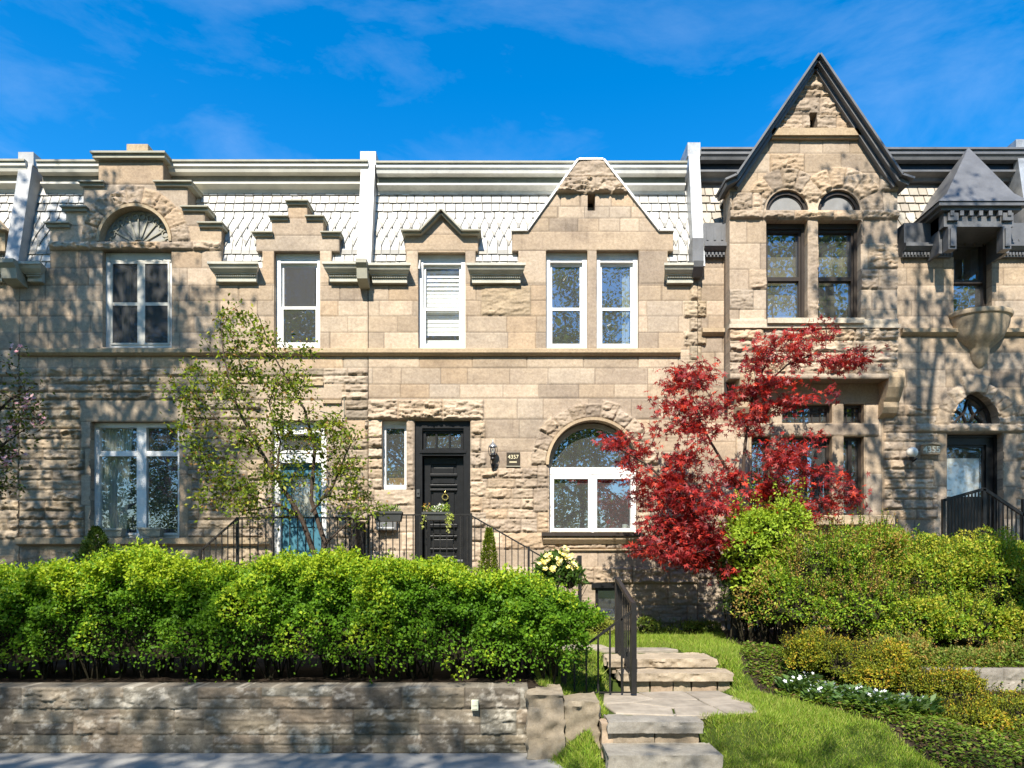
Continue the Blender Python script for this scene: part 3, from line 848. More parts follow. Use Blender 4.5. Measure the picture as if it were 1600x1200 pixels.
# upper double window: white frame, beige screen box, four panes with dark screens
mb = MB(); frame_boxes(mb, 160, 391, 268, 543, 7, .12, .22); mb.pbox(167, 261, 398, 405, .13, .2)
wn = mb.build("window", M_WHITE, HA)
mb = MB(); frame_boxes(mb, 168, 405.5, 261, 536, 3, .10, .16, [(210, 222)], [(469, 474)], 0); mb.pbox(166, 263, 392, 405, .105, .15); mb.build("storm_sash", M_CREAM, wn)
glass_panes(wn, [(171, 408, 210, 469), (222, 408, 258, 469), (171, 474, 210, 533), (222, 474, 258, 533)], W + .14, 31, M_GLASSDULL)
curtain(wn, 171, 408, 186, 535, W + .42, waves=3)
mb = MB(); [mb.add([(X(a), W + .118, Z(d)), (X(c), W + .118, Z(d)), (X(c), W + .118, Z(b)), (X(a), W + .118, Z(b))], [(0, 1, 2, 3)]) for a, b, c, d in ((171, 408, 210, 469), (222, 408, 258, 469), (171, 474, 210, 533), (222, 474, 258, 533))]; mb.build("insect_screen", M_MESH, wn)
# upper single window
wn = sash_window(HA, 428, 392, 500, 543, 476, M_WHITE, 14, 37, fw=7, gm=M_GLASSMID)
mb = MB(); mb.add([(X(440), W + .19, Z(474)), (X(488), W + .19, Z(474)), (X(488), W + .19, Z(410)), (X(440), W + .19, Z(410))], [(0, 1, 2, 3)]); mb.build("insect_screen", M_MESH, wn)
# ground-floor double window
mb = MB(); frame_boxes(mb, 142, 659, 280, 839, 7, .12, .24, [(208, 223)], [(703, 711)])
mb.pbox(149, 208, 832, 836, .10, .13); mb.pbox(223, 273, 832, 836, .10, .13)
wn = mb.build("window", M_WHITE, HA)
glass_panes(wn, [(148, 665, 209, 704), (222, 665, 274, 704), (148, 710, 209, 833), (222, 710, 274, 833)], W + .17, 41, M_GLASSMID)
curtain(wn, 148, 664, 196, 834, W + .27, waves=8, lean=0, gather=.22)
# turquoise door
dr = MB(); frame_boxes(dr, 425, 657, 510, 890, 10, .10, .30); dr.pbox(435, 500, 667, 676, .12, .28); dr.pbox(435, 500, 706, 722, .08, .28); dr.pbox(432, 503, 703, 707, .06, .2)
dfr = dr.build("door_frame", M_WHITE, HA)
glass_panes(dfr, [(434, 675, 501, 707)], W + .22, 51, name="transom_glass")
dr = MB(); frame_boxes(dr, 435, 727, 502, 888, 14, .20, .26, ext=0)
dr.pbox(449, 488, 806, 822, .20, .26); dr.pbox(449, 488, 822, 878, .225, .255); dr.pbox(454, 483, 828, 870, .215, .24); dr.pbox(435, 502, 722, 727, .15, .27)
door = dr.build("door", M_TEAL, HA)
glass_panes(door, [(448, 740, 489, 807)], W + .235, 52, M_GLASSCLEAR, name="door_glass")
curtain(door, 449, 741, 488, 806, W + .30, name="lace_curtain", waves=9, amp=.012)
mb = MB(); mb.lathe([(0, -.03), (.022, -.02), (.028, 0), (.022, .02), (0, .03)], (X(494), W + .16, Z(818)), 10); mb.bar((X(494), W + .16, Z(818)), (X(494), W + .21, Z(818)), .02); mb.build("door_handle", M_BRASS, door)
# roughened corbel stones and a cable left of the next house
for a, b, c, d in ((474, 506, 598, 603), (505, 534, 626, 631)): stone_part(HA, "drip_ledge", lambda m: m.pbox(a, b, c, d, -.06, .02))
mb = MB()
mb.tube([(X(538), W - .02, Z(620)), (X(538), W - .025, Z(653)), (X(534), W - .02, Z(654))], .008, 6)
mb.tube([(X(500), W - .02, Z(642)), (X(515), W - .025, Z(646)), (X(530), W - .02, Z(646)), (X(537), W - .02, Z(640))], .007, 6)
mb.build("cable", M_TRIM, HA)

# =================================================================== middle house
rng = np.random.default_rng(35)
HB = thing("row_house", "stone terraced house with clipped gable, round arched window and black front door", "house", (X(830), W, 0.6), "stone row houses")
bl = []
courses(bl, rng, 575, 1100, UP, 42, 82)
base_courses(bl, rng, 575, 1100)
courses(bl, rng, 575, 1100, [575, 600, 622, 655, 684, 705, 731], 38, 84, 0, TAN)
low = [731, 747, 763, 779, 795, 811, 832]
courses(bl, rng, 575, 870, low, 38, 70, 0.07, TAN)
courses(bl, rng, 990, 1100, low, 38, 70, 0.03, TAN)
courses(bl, rng, 575, 1100, [832, 858], 60, 90, 0.06, TAN)
courses(bl, rng, 575, 1100, [858, 885], 70, 130, 0, TAN)
courses(bl, rng, 575, 1100, [885, 912], 50, 80, 0.07, TAN)
courses(bl, rng, 575, 1100, [912, 945, 975, 1010], 50, 80, 0.035, GREYTAN)
courses(bl, rng, 575, 600, [655, 684, 700, 716, 732, 748, 764, 780], 30, 30, 0.085, TAN)
# long rock-faced lintel over side light and door
x = 538
for l in (84, 70, 64): blk(bl, rng, x, 624, x + l, 656, 0.10, TAN, 0.02); x += l
# quoins of the door and the narrow window
for y0, y1, a in ((656, 684, 759), (684, 707, 752), (707, 731, 760), (731, 752, 754), (752, 776, 760), (776, 800, 754), (800, 824, 760), (824, 846, 754), (846, 890, 760)):
    blk(bl, rng, 735, y0, a, y1, 0.07 if y0 < 850 else 0.03, TAN)
blk(bl, rng, 634, 656, 648, 765, 0.045, TAN); blk(bl, rng, 585, 765, 648, 790, 0.03, TAN)
courses(bl, rng, 575, 648, [790, 810, 832, 860, 890], 40, 73, 0.02, TAN)
voussoirs(bl, rng, 927, 726, 73, 99, 11, 0.065, TAN)
for y0, y1, a in ((726, 762, 18), (762, 800, 24), (800, 832, 18)):
    blk(bl, rng, 857 - a, y0, 857, y1, 0.05, TAN); blk(bl, rng, 996, y0, 996 + a, y1, 0.05, TAN)
# gables
blk(bl, rng, 633, 366, 747, 392, 0); blk(bl, rng, 635, 392, 653, 443, 0); blk(bl, rng, 727, 392, 743, 443, 0)
blk(bl, rng, 660, 330, 722, 366, 0)
courses(bl, rng, 800, 1052, [362, 392], 150, 251, 0, TAN); blk(bl, rng, 800, 361, 1052, 391, 0, TAN, 0.004)
courses(bl, rng, 820, 1035, [303, 322, 341, 361], 30, 50, 0, TAN)
blk(bl, rng, 870, 278, 980, 303, 0.09, TAN, 0.02); blk(bl, rng, 885, 250, 960, 278, 0.05, TAN, 0.02)
blk(bl, rng, 810, 392, 853, 443, 0); blk(bl, rng, 998, 392, 1043, 443, 0)
blk(bl, rng, 918, 391, 932, 545, 0)
blk(bl, rng, 752, 445, 830, 493, 0.03, GREYTAN)
for i, (y0, y1) in enumerate(((443, 470), (470, 496), (496, 518), (518, 540), (540, 562), (562, 590))):     # worn quoins at the party line
    blk(bl, rng, 1068 if i % 2 else 1078, y0, 1104 if i % 2 else 1096, y1, 0.085 if i % 2 else 0.05, GREYTAN)
keep = sd_union(sd_rect(576, 418, 1089, 1010), sd_rect(635, 390, 743, 420), sd_rect(633, 366, 747, 392), sd_poly([(653, 367), (727, 367), (690, 332)]),
                sd_rect(810, 390, 1043, 420), sd_rect(800, 361, 1052, 392), sd_poly([(825, 363), (1029, 363), (942, 251), (904, 251)]))
holes = [sd_rect(653, 394, 727, 545), sd_rect(853, 391, 918, 545), sd_rect(932, 391, 998, 545), sd_rect(918, 303, 930, 329), sd_rect(597, 656, 635, 765),
         sd_rect(648, 657, 735, 888), sd_union(sd_rect(858, 725, 995, 832), sd_arch(926.5, 726, 69)), sd_rect(930, 918, 972, 978)]
stone_wall("wall", (576, 249, 1090, 1010), keep, holes, bl, W, 1.5, M_STONE, HB, seed=15)
mb = MB(); mb.ring(X(926.5), Z(726), 69 / 80, 73.5 / 80, 0, math.pi, W - .05, W + .1, 48)
for i in range(len(mb.c)): mb.c[i] = (0.47, 0.37, 0.25, 1)
mb.build("arch_moulding", M_STONE, HB, smooth=40)
stone_part(HB, "band_course", lambda m: m.profile([(W - .06, Z(545.5)), (W - .10, Z(547)), (W - .10, Z(553)), (W - .05, Z(556.5)), (W + .05, Z(557)), (W + .05, Z(545.5))], X(575.4), X(1062)))
def fb(m):
    m.profile([(W - .08, Z(838)), (W - .13, Z(839)), (W - .13, Z(843)), (W - .06, Z(850)), (W + .05, Z(850)), (W + .05, Z(838))], X(848), X(1003))
stone_part(HB, "sill_course", fb)
stone_part(HB, "water_table", lambda m: m.profile([(W - .02, Z(858)), (W - .05, Z(858.5)), (W - .05, Z(860)), (W + .05, Z(861)), (W + .05, Z(858))], X(862), X(1089)))
mb = MB(); mb.pbox(846, 1005, 832.5, 838, -.17, .16); mb.build("window_sill", M_BROWNFRAME, HB)
mb = MB(); mb.pbox(919, 929, 304, 328, .34, .40); mb.build("slit_vent", M_BLACK, HB)
mb = MB(); coping_line(mb, [(628, 366), (658, 366), (690, 333.5), (722, 366), (752, 366)], 2.2, -.16, .5)
coping_line(mb, [(631, 369), (659, 369), (690, 338), (721, 369), (749, 369)], 3.5, -.10, .5); mb.build("gable_moulding", M_TRIM, HB)
mb = MB(); coping_line(mb, [(799, 362), (825, 362), (904, 251.5), (942, 251.5), (1029, 362), (1053, 362)], 3.0, -.05, .75); mb.build("coping", M_WHITE, HB)
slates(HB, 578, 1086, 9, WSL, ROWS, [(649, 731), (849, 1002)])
roof_cornice(HB, 585, 1077, (M_WEATHERED, M_SHADED_GREEN, M_TRIM), 257)
for a, b in ((575, 645), (730, 821), (1033, 1089)): eaves(HB, a, b, y0=420)
parapet(HB, 563.5, 585, 235, M_PARAPET)
mb = MB(); mb.profile([(W - .40, Z(418)), (W - .40, Z(424)), (W - .33, Z(430)), (W - .30, Z(445)), (W - .12, Z(452)), (W + .2, Z(452)), (W + .2, Z(417))], X(563), X(579)); mb.build("parapet_bracket", M_TRIM, HB)
shell(HB, 577, 1085)
# windows upstairs
wn = sash_window(HB, 653, 394, 727, 545, 478, M_WHITE, 14, 61, fw=7, gm=M_GLASSCLEAR)
mb = MB()
for i in range(19):
    y = 412 + i * 6.6
    o_ = .026 if y < 450 else .010
    if 517 < y < 522: continue
    mb.add([(X(662), W + .275 + o_, Z(y)), (X(718), W + .275 + o_, Z(y)), (X(718), W + .275, Z(y + 6.2)), (X(662), W + .275, Z(y + 6.2))], [(0, 1, 2, 3)])
mb.build("blind", M_WHITE, wn)
wn = sash_window(HB, 853, 391, 918, 545, 478, M_WHITE, 14, 63, fw=7)
wn = sash_window(HB, 932, 391, 998, 545, 478, M_WHITE, 14, 65, fw=7)
curtain(wn, 976, 410, 988, 540, W + .33, waves=2, amp=.03)
# arched window
mb = MB(); mb.ring(X(926.5), Z(729), 63 / 80, 69.5 / 80, 0, math.pi, W + .16, W + .26, 48); afr = mb.build("arched_window", M_TRIM, HB, smooth=40)
mb = MB(); mb.pbox(857, 996, 729, 740, .11, .27); frame_boxes(mb, 858, 740, 995, 832, 3, .12, .26, [(925.5, 928.5)])
frame_boxes(mb, 861, 742, 925.2, 830, 5, .10, .22, ext=0); frame_boxes(mb, 928.8, 742, 992, 830, 5, .10, .22, ext=0); mb.build("casement_frame", M_WHITE, afr)
glass_panes(afr, [(866, 747, 920, 825), (934, 747, 987, 825)], W + .17, 71)
n = 40; vs = [(X(926.5) + 64 / 80 * math.cos(math.pi * k / n), W + .21, Z(729) + 64 / 80 * math.sin(math.pi * k / n)) for k in range(n + 1)]
MB().add(vs, [tuple(range(n + 1))]).build("fanlight_glass", M_GLASS, afr)
# narrow side light
mb = MB(); frame_boxes(mb, 597, 656, 635, 765, 4.5, .12, .22, ext=1.5); mb.pbox(601, 631, 660, 667, .13, .2); mb.pbox(598, 634, 757, 764, .08, .2); wn = mb.build("side_light", M_WHITE, HB)
glass_panes(wn, [(601, 666, 631, 757)], W + .17, 73)
# front door
dr = MB(); frame_boxes(dr, 648, 657, 735, 888, 11, .06, .34, ext=.8)
dr.pbox(659, 724, 668, 671, .09, .3); dr.pbox(655, 728, 702, 707, .04, .3); dr.pbox(659, 724, 707, 711, .07, .3); dr.pbox(650, 733, 880, 888, .05, .3)
frame_boxes(dr, 660, 671, 723, 702, 4, .14, .2, [(679, 682), (700, 703)], ext=0)
dfr = dr.build("door_frame", M_BLACK, HB)
glass_panes(dfr, [(663, 674, 720, 699)], W + .18, 75, name="transom_glass")
dr = MB()
dr.pbox(659.5, 723.5, 711, 880, .26, .31)
frame_boxes(dr, 660, 711.5, 723, 879.5, 11, .225, .262, ext=0)
for a, b in ((738, 742), (755, 758), (762, 765), (818, 823), (836, 839), (856, 859)): dr.pbox(670, 713, a, b, .20, .262)
dr.pbox(676, 707, 728, 737, .235, .262); dr.pbox(674, 709, 744, 753, .24, .262); dr.pbox(675, 708, 767, 814, .235, .262); dr.pbox(674, 709, 824, 834, .24, .262); dr.pbox(676, 707, 842, 854, .23, .262); dr.pbox(674, 709, 861, 868, .24, .262)
door = dr.build("door", M_BLACK, HB, bevel=.004)
mb = MB(); mb.pbox(661, 722, 874, 879, .205, .225); mb.build("kick_plate", M_PEWTER, door)
mb = MB(); mb.ring(X(694), Z(775), .045, .068, 0, 2 * math.pi, W + .19, W + .215, 24); mb.lathe([(0, -.02), (.025, -.015), (.03, 0), (.022, .02), (0, .03)], (X(694), W + .2, Z(768)), 10); mb.build("knocker", M_BRASS, door, smooth=40)
mb = MB(); mb.pbox(650.5, 655.5, 764, 776, .03, .062); mb.lathe([(.0, -.012), (.02, -.01), (.02, .01), (.0, .012)], (X(653), W + .03, Z(770)), 10); mb.build("doorbell", M_GREYBOX, dfr)
# basement window
mb = MB(); frame_boxes(mb, 930, 918, 972, 978, 5, .05, .2); mb.pbox(924, 975, 911, 918.5, -.05, .15); wn = mb.build("basement_window", M_BLACK, HB)
glass_panes(wn, [(934, 922, 968, 974)], W + .15, 77)

# =================================================================== right house
rng = np.random.default_rng(52)
HC = thing("row_house", "stone terraced house with tall pointed gable bay, charcoal metal dormer and pointed arch doorway", "house", (X(1340), W, 0.6), "stone row houses")
bl = []
courses(bl, rng, 1089, 1760, [400, 418, 445, 470, 494, 515], 45, 85)
courses(bl, rng, 1089, 1760, [515, 526], 60, 120)
courses(bl, rng, 1089, 1760, [526, 550, 578, 605, 632], 45, 90)
courses(bl, rng, 1089, 1150, [632, 660, 690, 720, 760, 800, 840], 61, 61, 0, TAN)
courses(bl, rng, 1380, 1760, [632, 650, 663, 676, 690, 704, 718, 733, 748, 764, 780, 796, 812], 28, 60, 0.065, TAN)
courses(bl, rng, 1089, 1760, [812, 835], 60, 100, 0, GREYTAN)
courses(bl, rng, 1089, 1760, [835, 870, 905, 940, 975, 1010], 50, 90, 0.045, GREYTAN)
for i, (y0, y1) in enumerate(((443, 470), (470, 496), (496, 518), (518, 540), (540, 562), (562, 590))):
    blk(bl, rng, 1078, y0, 1104 if i % 2 else 1096, y1, 0.085 if i % 2 else 0.05, GREYTAN)
blk(bl, rng, 1160, 588, 1395, 630, 0, GREYTAN, 0.01)
for a, b in ((1204, 1222), (1300, 1318)): blk(bl, rng, a, 630, b, 805, 0, TAN, 0.02)
for y0, y1 in ((630, 682), (682, 740), (740, 805)): blk(bl, rng, 1152, y0, 1170, y1, 0); blk(bl, rng, 1352, y0, 1378, y1, 0)
blk(bl, rng, 1160, 662, 1372, 681, 0, TAN, 0.035)
blk(bl, rng, 1430, 662, 1600, 676, 0.06, TAN, 0.03)
voussoirs(bl, rng, 1524, 664, 42, 66, 5, 0.035, TAN, 0, math.pi * .40); voussoirs(bl, rng, 1524, 664, 42, 66, 3, 0.035, TAN, math.pi * .60, math.pi)
voussoirs(bl, rng, 1524, 664, 50, 80, 1, 0.0, TAN, math.pi * .40, math.pi * .60, 0.03)
for y0, y1, a in ((676, 720, 0), (720, 760, 6), (760, 810, 0), (810, 880, 6)):
    blk(bl, rng, 1464 - a, y0, 1480, y1, 0); blk(bl, rng, 1567, y0, 1590 + a, y1, 0)
Rr = 52.7
arch = sd_inter(sd_circle(1488 + Rr, 662, Rr), sd_circle(1560 - Rr, 662, Rr), lambda x, y: y - 662 + 0 * x)
keep = sd_rect(1090, 402, 1760, 1010)
holes = [sd_rect(1490, 400, 1550, 500), sd_rect(1174, 631, 1204, 661), sd_rect(1222, 631, 1300, 661), sd_rect(1318, 631, 1350, 661), sd_rect(1174, 682, 1204, 805), sd_rect(1222, 682, 1300, 805),
         sd_rect(1318, 682, 1350, 805), arch, sd_rect(1480, 677, 1567, 886)]
stone_wall("wall", (1090, 402, 1760, 1010), keep, holes, bl, W, 1.5, M_STONE, HC, seed=29, depth=.42)
# --- projecting bay
YB = W - .36
bl = []
courses(bl, rng, 1135, 1410, [343, 380, 420, 452, 484, 500], 38, 56, 0, TAN, .3)
courses(bl, rng, 1135, 1410, [100, 140, 152, 180, 205, 215], 34, 60, 0.07, TAN)
courses(bl, rng, 1135, 1410, [215, 240, 270, 300, 329], 36, 60, 0.0, TAN, .12)
voussoirs(bl, rng, 1230, 329, 36, 68, 6, 0.055, TAN, 0.35); voussoirs(bl, rng, 1311, 329, 36, 68, 6, 0.055, TAN, 0, math.pi - .35)
x = 1137
for l in (56, 48, 62, 44, 63): blk(bl, rng, x, 329, x + l, 343, 0.06, TAN, 0.03); x += l
courses(bl, rng, 1135, 1190, [300, 329], 30, 40, .09, TAN)
blk(bl, rng, 1262, 343, 1278, 500, 0.03)
blk(bl, rng, 1140, 500, 1402, 513, 0, [(0.56, 0.49, 0.38)], 0.06)
courses(bl, rng, 1135, 1410, [513, 532, 550, 566, 584], 50, 80, 0.08, TAN)
blk(bl, rng, 1140, 584, 1402, 592, 0, TAN, .03)
keepb = sd_union(sd_rect(1140, 290, 1402, 592), sd_poly([(1140, 296), (1402, 296), (1271, 104)]))
holesb = [sd_rect(1197, 344, 1262, 499), sd_rect(1278, 344, 1345, 499), sd_arch(1230, 329, 33), sd_arch(1311, 329, 33), sd_rect(1264, 177, 1276, 203)]
stone_wall("bay", (1128, 100, 1412, 593), keepb, holesb, bl, YB, 1.5, M_STONE, HC, seed=41, depth=.38)
def BX(p): return X(p, YB)
def BZ(p): return Z(p, YB)
mb = MB()
def bcop(pts, t, d0, d1):
    for (ax, ay), (bx, by) in zip(pts[:-1], pts[1:]):
        l = math.hypot(bx - ax, by - ay); nx, ny = (by - ay) / l, -(bx - ax) / l
        if ny > 0: nx, ny = -nx, -ny
        mb.prism([(BX(ax), BZ(ay)), (BX(bx), BZ(by)), (BX(bx + nx * t), BZ(by + ny * t)), (BX(ax + nx * t), BZ(ay + ny * t))], YB + d0, YB + d1)
bcop([(1127, 294), (1145, 286), (1271, 101), (1397, 286), (1416, 292)], 3.0, -.28, .36)
bcop([(1131, 299), (1148, 291), (1271, 107.5), (1394, 291), (1410, 298)], 5.0, -.20, .36)
bcop([(1151, 297), (1271, 114.5), (1391, 297)], 4.5, -.10, .3)
mb.build("verge_trim", M_DARKMETAL, HC)
# gable roof behind the bay
mb = MB()
for sgn in (-1, 1):
    ex = BX(1271) + sgn * (BX(1400) - BX(1271)); a = (BX(1271), YB + .36, BZ(100)); b = (ex, YB + .36, BZ(290)); c = (ex, YB + 1.6, BZ(290)); d = (BX(1271), YB + 2.6, BZ(100))
    mb.add([a, b, c, d, (a[0], a[1], a[2] - .05), (b[0], b[1], b[2] - .05), (c[0], c[1], c[2] - .05), (d[0], d[1], d[2] - .05)], [(0, 1, 2, 3), (4, 5, 6, 7), (0, 1, 5, 4), (1, 2, 6, 5), (2, 3, 7, 6), (3, 0, 4, 7)])
mb.build("gable_roof", M_DARKMETAL, HC)
def fb(m):
    m.box(BX(1203), BX(1343), YB - .10, YB + .05, BZ(216), BZ(205))
    m.box(BX(1205), BX(1341), YB - .06, YB + .05, BZ(219), BZ(216.2))
stone_part(HC, "gable_ledge", fb, (0.47, 0.37, 0.25))
stone_part(HC, "bay_sill", lambda m: (m.box(BX(1196), BX(1346), YB - .12, YB + .2, BZ(508), BZ(500)), m.box(BX(1138), BX(1404), YB - .07, YB + .05, BZ(514), BZ(508.3))), (0.60, 0.53, 0.42))
def corbel(m, a, b):
    z = lambda p: Z(p)
    pts = [(YB - .02, z(586)), (YB - .04, z(598)), (YB + .0, z(612)), (YB + .10, z(626)), (YB + .16, z(632)), (YB + .16, z(640)), (YB + .22, z(648)), (W + .02, z(655)), (W + .02, z(586))]
    m.profile(pts, X(a), X(b))
stone_part(HC, "corbel", lambda m: corbel(m, 1372, 1396), (0.46, 0.365, 0.25))
stone_part(HC, "corbel", lambda m: corbel(m, 1146, 1168), (0.46, 0.365, 0.25))
stone_part(HC, "window_sill", lambda m: m.profile([(W - .10, Z(805.5)), (W - .14, Z(807)), (W - .14, Z(820)), (W - .02, Z(822)), (W + .15, Z(822)), (W + .15, Z(805.5))], X(1158), X(1392)), (0.47, 0.38, 0.26))
for a, b in ((1096, 1131), (1407, 1760)):
    stone_part(HC, "band_course", lambda m: m.profile([(W - .05, Z(514)), (W - .09, Z(515)), (W - .09, Z(521)), (W - .03, Z(525)), (W + .05, Z(525)), (W + .05, Z(514))], X(a), X(b)))
mb = MB()
for zz in (0, 1): pass
mb.tube([(X(1133), W - .08, Z(300)), (X(1133), W - .08, Z(640))], .035, 8); mb.build("downpipe", M_BROWNFRAME, HC, smooth=40)
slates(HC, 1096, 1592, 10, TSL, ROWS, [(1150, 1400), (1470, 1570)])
roof_cornice(HC, 1099, 1760, (M_DARKMETAL, M_BLACK, M_DARKMETAL), 236 + 0)
mb = MB(); yb_ = slope_y(zslope(292)); mb.box(X(1099), X(1592), yb_ - .12, yb_ + .2, Z(281, yb_), Z(277, yb_)); mb.build("cornice_board", M_DARKMETAL, HC)
parapet(HC, 1077, 1094, 221, M_ZINC)
mb = MB(); mb.box(X(1077), X(1094), W - .24, W + .05, Z(418), Z(381)); mb.profile([(W - .30, Z(418)), (W - .27, Z(426)), (W - .14, Z(437)), (W + .05, Z(437)), (W + .05, Z(418))], X(1078), X(1093)); mb.build("parapet_bracket", M_DARKMETAL, HC)
parapet(HC, 1592, 1614, 216, M_ZINC)
shell(HC, 1096, 1758, 262)
# dark eaves boxes with dentils
def dark_eaves(a, b):
    mb = MB(); zt = Z(353)
    mb.profile([(W - .12, zt), (W - .12, Z(384)), (W - .19, Z(386)), (W - .19, Z(391)), (W - .13, Z(396)), (W - .08, Z(397)), (W - .08, Z(404)), (W + .1, Z(404)), (W + .3, zt)], X(a), X(b))
    n = int((b - a) / 5)
    for i in range(n):
        c = X(a) + (X(b) - X(a)) * (i + .5) / n; mb.box(c - .02, c + .02, W - .11, W - .078, Z(402), Z(397.5))
    n = max(2, int((b - a) / 10))
    for i in range(n):
        c = X(a) + (X(b) - X(a)) * (i + .5) / n; mb.box(c - .012, c + .012, W - .128, W - .118, Z(381), Z(378)) if b > 1140 else mb.box(c - .02, c + .02, W - .132, W - .118, Z(380), Z(360))
    mb.build("eaves_cornice", M_DARKMETAL, HC)
dark_eaves(1097, 1131); dark_eaves(1407, 1484); dark_eaves(1560, 1760)
# metal oriel dormer over the right window
dm = MB()
yf = W - .62
def DX(p): return X(p, yf)
def DZ(p): return Z(p, yf)
ap = (X(1513, yf + .62), yf + .62, Z(230, yf + .62)); e = [(DX(1464), yf - .05), (DX(1606), yf - .05), (DX(1606), W + .5), (DX(1464), W + .5)]
zr = DZ(300); ze = DZ(316)
mid = [(DX(1483), yf + .12), (DX(1571), yf + .12)]
dm.add([ap, (DX(1482), yf + .05, zr), (DX(1588), yf + .05, zr), (DX(1588), W + .6, zr), (DX(1482), W + .6, zr)], [(0, 1, 2), (0, 2, 3), (0, 3, 4), (0, 4, 1)])
dm.add([(DX(1482), yf + .05, zr), (DX(1588), yf + .05, zr), (DX(1588), W + .6, zr), (DX(1482), W + .6, zr), (e[0][0], e[0][1], ze), (e[1][0], e[1][1], ze), (e[2][0], e[2][1], ze), (e[3][0], e[3][1], ze)],
       [(0, 1, 5, 4), (1, 2, 6, 5), (2, 3, 7, 6), (3, 0, 4, 7)])
roof_d = dm.build("dormer_roof", M_DARKMETAL, HC)
mb = MB()
mb.box(DX(1466), DX(1604), yf - .03, W + .4, DZ(322), DZ(316.2)); mb.box(DX(1472), DX(1598), yf + .03, W + .4, DZ(327), DZ(322.2))
mb.box(DX(1480), DX(1590), yf + .10, W + .4, DZ(350), DZ(327.2))
for i in range(7):
    c = DX(1490) + (DX(1580) - DX(1490)) * i / 6; mb.box(c - .035, c + .035, yf + .03, yf + .098, DZ(335), DZ(327.4))
for a, b in ((1486, 1499), (1572, 1585)):
    mb.box(DX(a), DX(b), yf + .08, yf + .25, DZ(386), DZ(350.2)); mb.box(DX(a) - .02, DX(b) + .02, yf + .05, yf + .098, DZ(342), DZ(330)); mb.box(DX(a) + .03, DX(b) - .03, yf + .05, yf + .08, DZ(382), DZ(354))
for a, b in ((1480, 1485), (1586, 1592)):
    mb.prism([(DX(a), DZ(327.5)), (DX(b), DZ(327.5)), (DX(b), DZ(386)), (DX(a), DZ(386))], yf + .25, W + .4)
mb.build("dormer_frame", M_DARKMETAL, HC)
mb = MB(); frame_boxes(mb, 1490, 366, 1550, 500, 5, .16, .30, ext=3); mb.pbox(1495, 1545, 432, 437, .17, .28); mb.pbox(1490, 1550, 352, 366, .1, .3)
wn = mb.build("window", M_BROWNFRAME, HC); glass_panes(wn, [(1494, 370, 1546, 433), (1494, 436, 1546, 497)], W + .24, 81)
# half-round stone balconette
def fb(m):
    c = (X(1533, W - .05), W + .02, 0)
    zz = lambda p: Z(p, W - .15)
    prof = [(.02, zz(486)), (.60, zz(486)), (.615, zz(489)), (.60, zz(493)), (.56, zz(495)), (.55, zz(499)), (.53, zz(503)), (.50, zz(514)), (.45, zz(523)), (.43, zz(526)), (.32, zz(534)), (.22, zz(541)), (.20, zz(544)), (.18, zz(554)), (.14, zz(563)), (.07, zz(570)), (.02, zz(573))]
    m.lathe(prof, c, 28, math.pi, 2 * math.pi)
    m.v = [(p[0], c[1] + (p[1] - c[1]) * .72, p[2]) for p in m.v]
stone_part(HC, "balconette", fb, (0.44, 0.355, 0.25), smooth=35)
# bay windows
for k, (a, b) in enumerate(((1197, 1262), (1278, 1345))):
    mb = MB()
    s_ = YB / F
    def bb(x0, x1, y0, y1, d0, d1): mb.box(BX(x0), BX(x1), YB + d0, YB + d1, BZ(y0), BZ(y1))
    bb(a - 1, a + 5, 343, 500, .14, .3); bb(b - 5, b + 1, 343, 500, .14, .3); bb(a + 5, b - 5, 343, 352, .14, .3); bb(a + 5, b - 5, 495, 500, .14, .3)
    bb(a + 5, a + 8, 352, 495, .18, .28); bb(b - 8, b - 5, 352, 495, .18, .28); bb(a + 8, b - 8, 427, 433, .17, .28); bb(a + 8, b - 8, 352, 356, .18, .28); bb(a + 8, b - 8, 491, 495, .18, .28)
    wn = mb.build("window", M_BROWNFRAME, HC)
    g = MB()
    for j, (y0, y1) in enumerate(((355, 428), (432, 492))):
        t = (0.01, -0.012, 0.008, -0.006)[2 * k + j]; g.add([(BX(a + 7), YB + .24 - t, BZ(y1)), (BX(b - 7), YB + .24 + t, BZ(y1)), (BX(b - 7), YB + .245 + t, BZ(y0)), (BX(a + 7), YB + .245 - t, BZ(y0))], [(0, 1, 2, 3)])
    g.build("glass", M_GLASS, wn)
    cx = 1230 if k == 0 else 1311
    mb = MB(); mb.ring(BX(cx), BZ(330), 0, 33 / 82, 0, math.pi, YB + .09, YB + .20, 32); pn = mb.build("blind_arch_panel", M_PANEL, HC, smooth=40)
    mb = MB(); mb.ring(BX(cx), BZ(330), 28 / 82, 33.5 / 82, 0, math.pi, YB + .05, YB + .2, 32); mb.ring(BX(cx), BZ(330), 26 / 82, 27.5 / 82, 0, math.pi, YB + .075, YB + .12, 32); mb.build("arch_frame", M_BROWNFRAME, pn, smooth=40)
mb = MB(); mb.box(BX(1264.5), BX(1275.5), YB + .2, YB + .25, BZ(202.5), BZ(177.5)); mb.build("slit_vent", M_BLACK, HC)
mb = MB(); mb.box(BX(1142), BX(1400), YB + .34, W + .3, BZ(330), BZ(325)); mb.build("bay_floor", M_ROOM, HC)
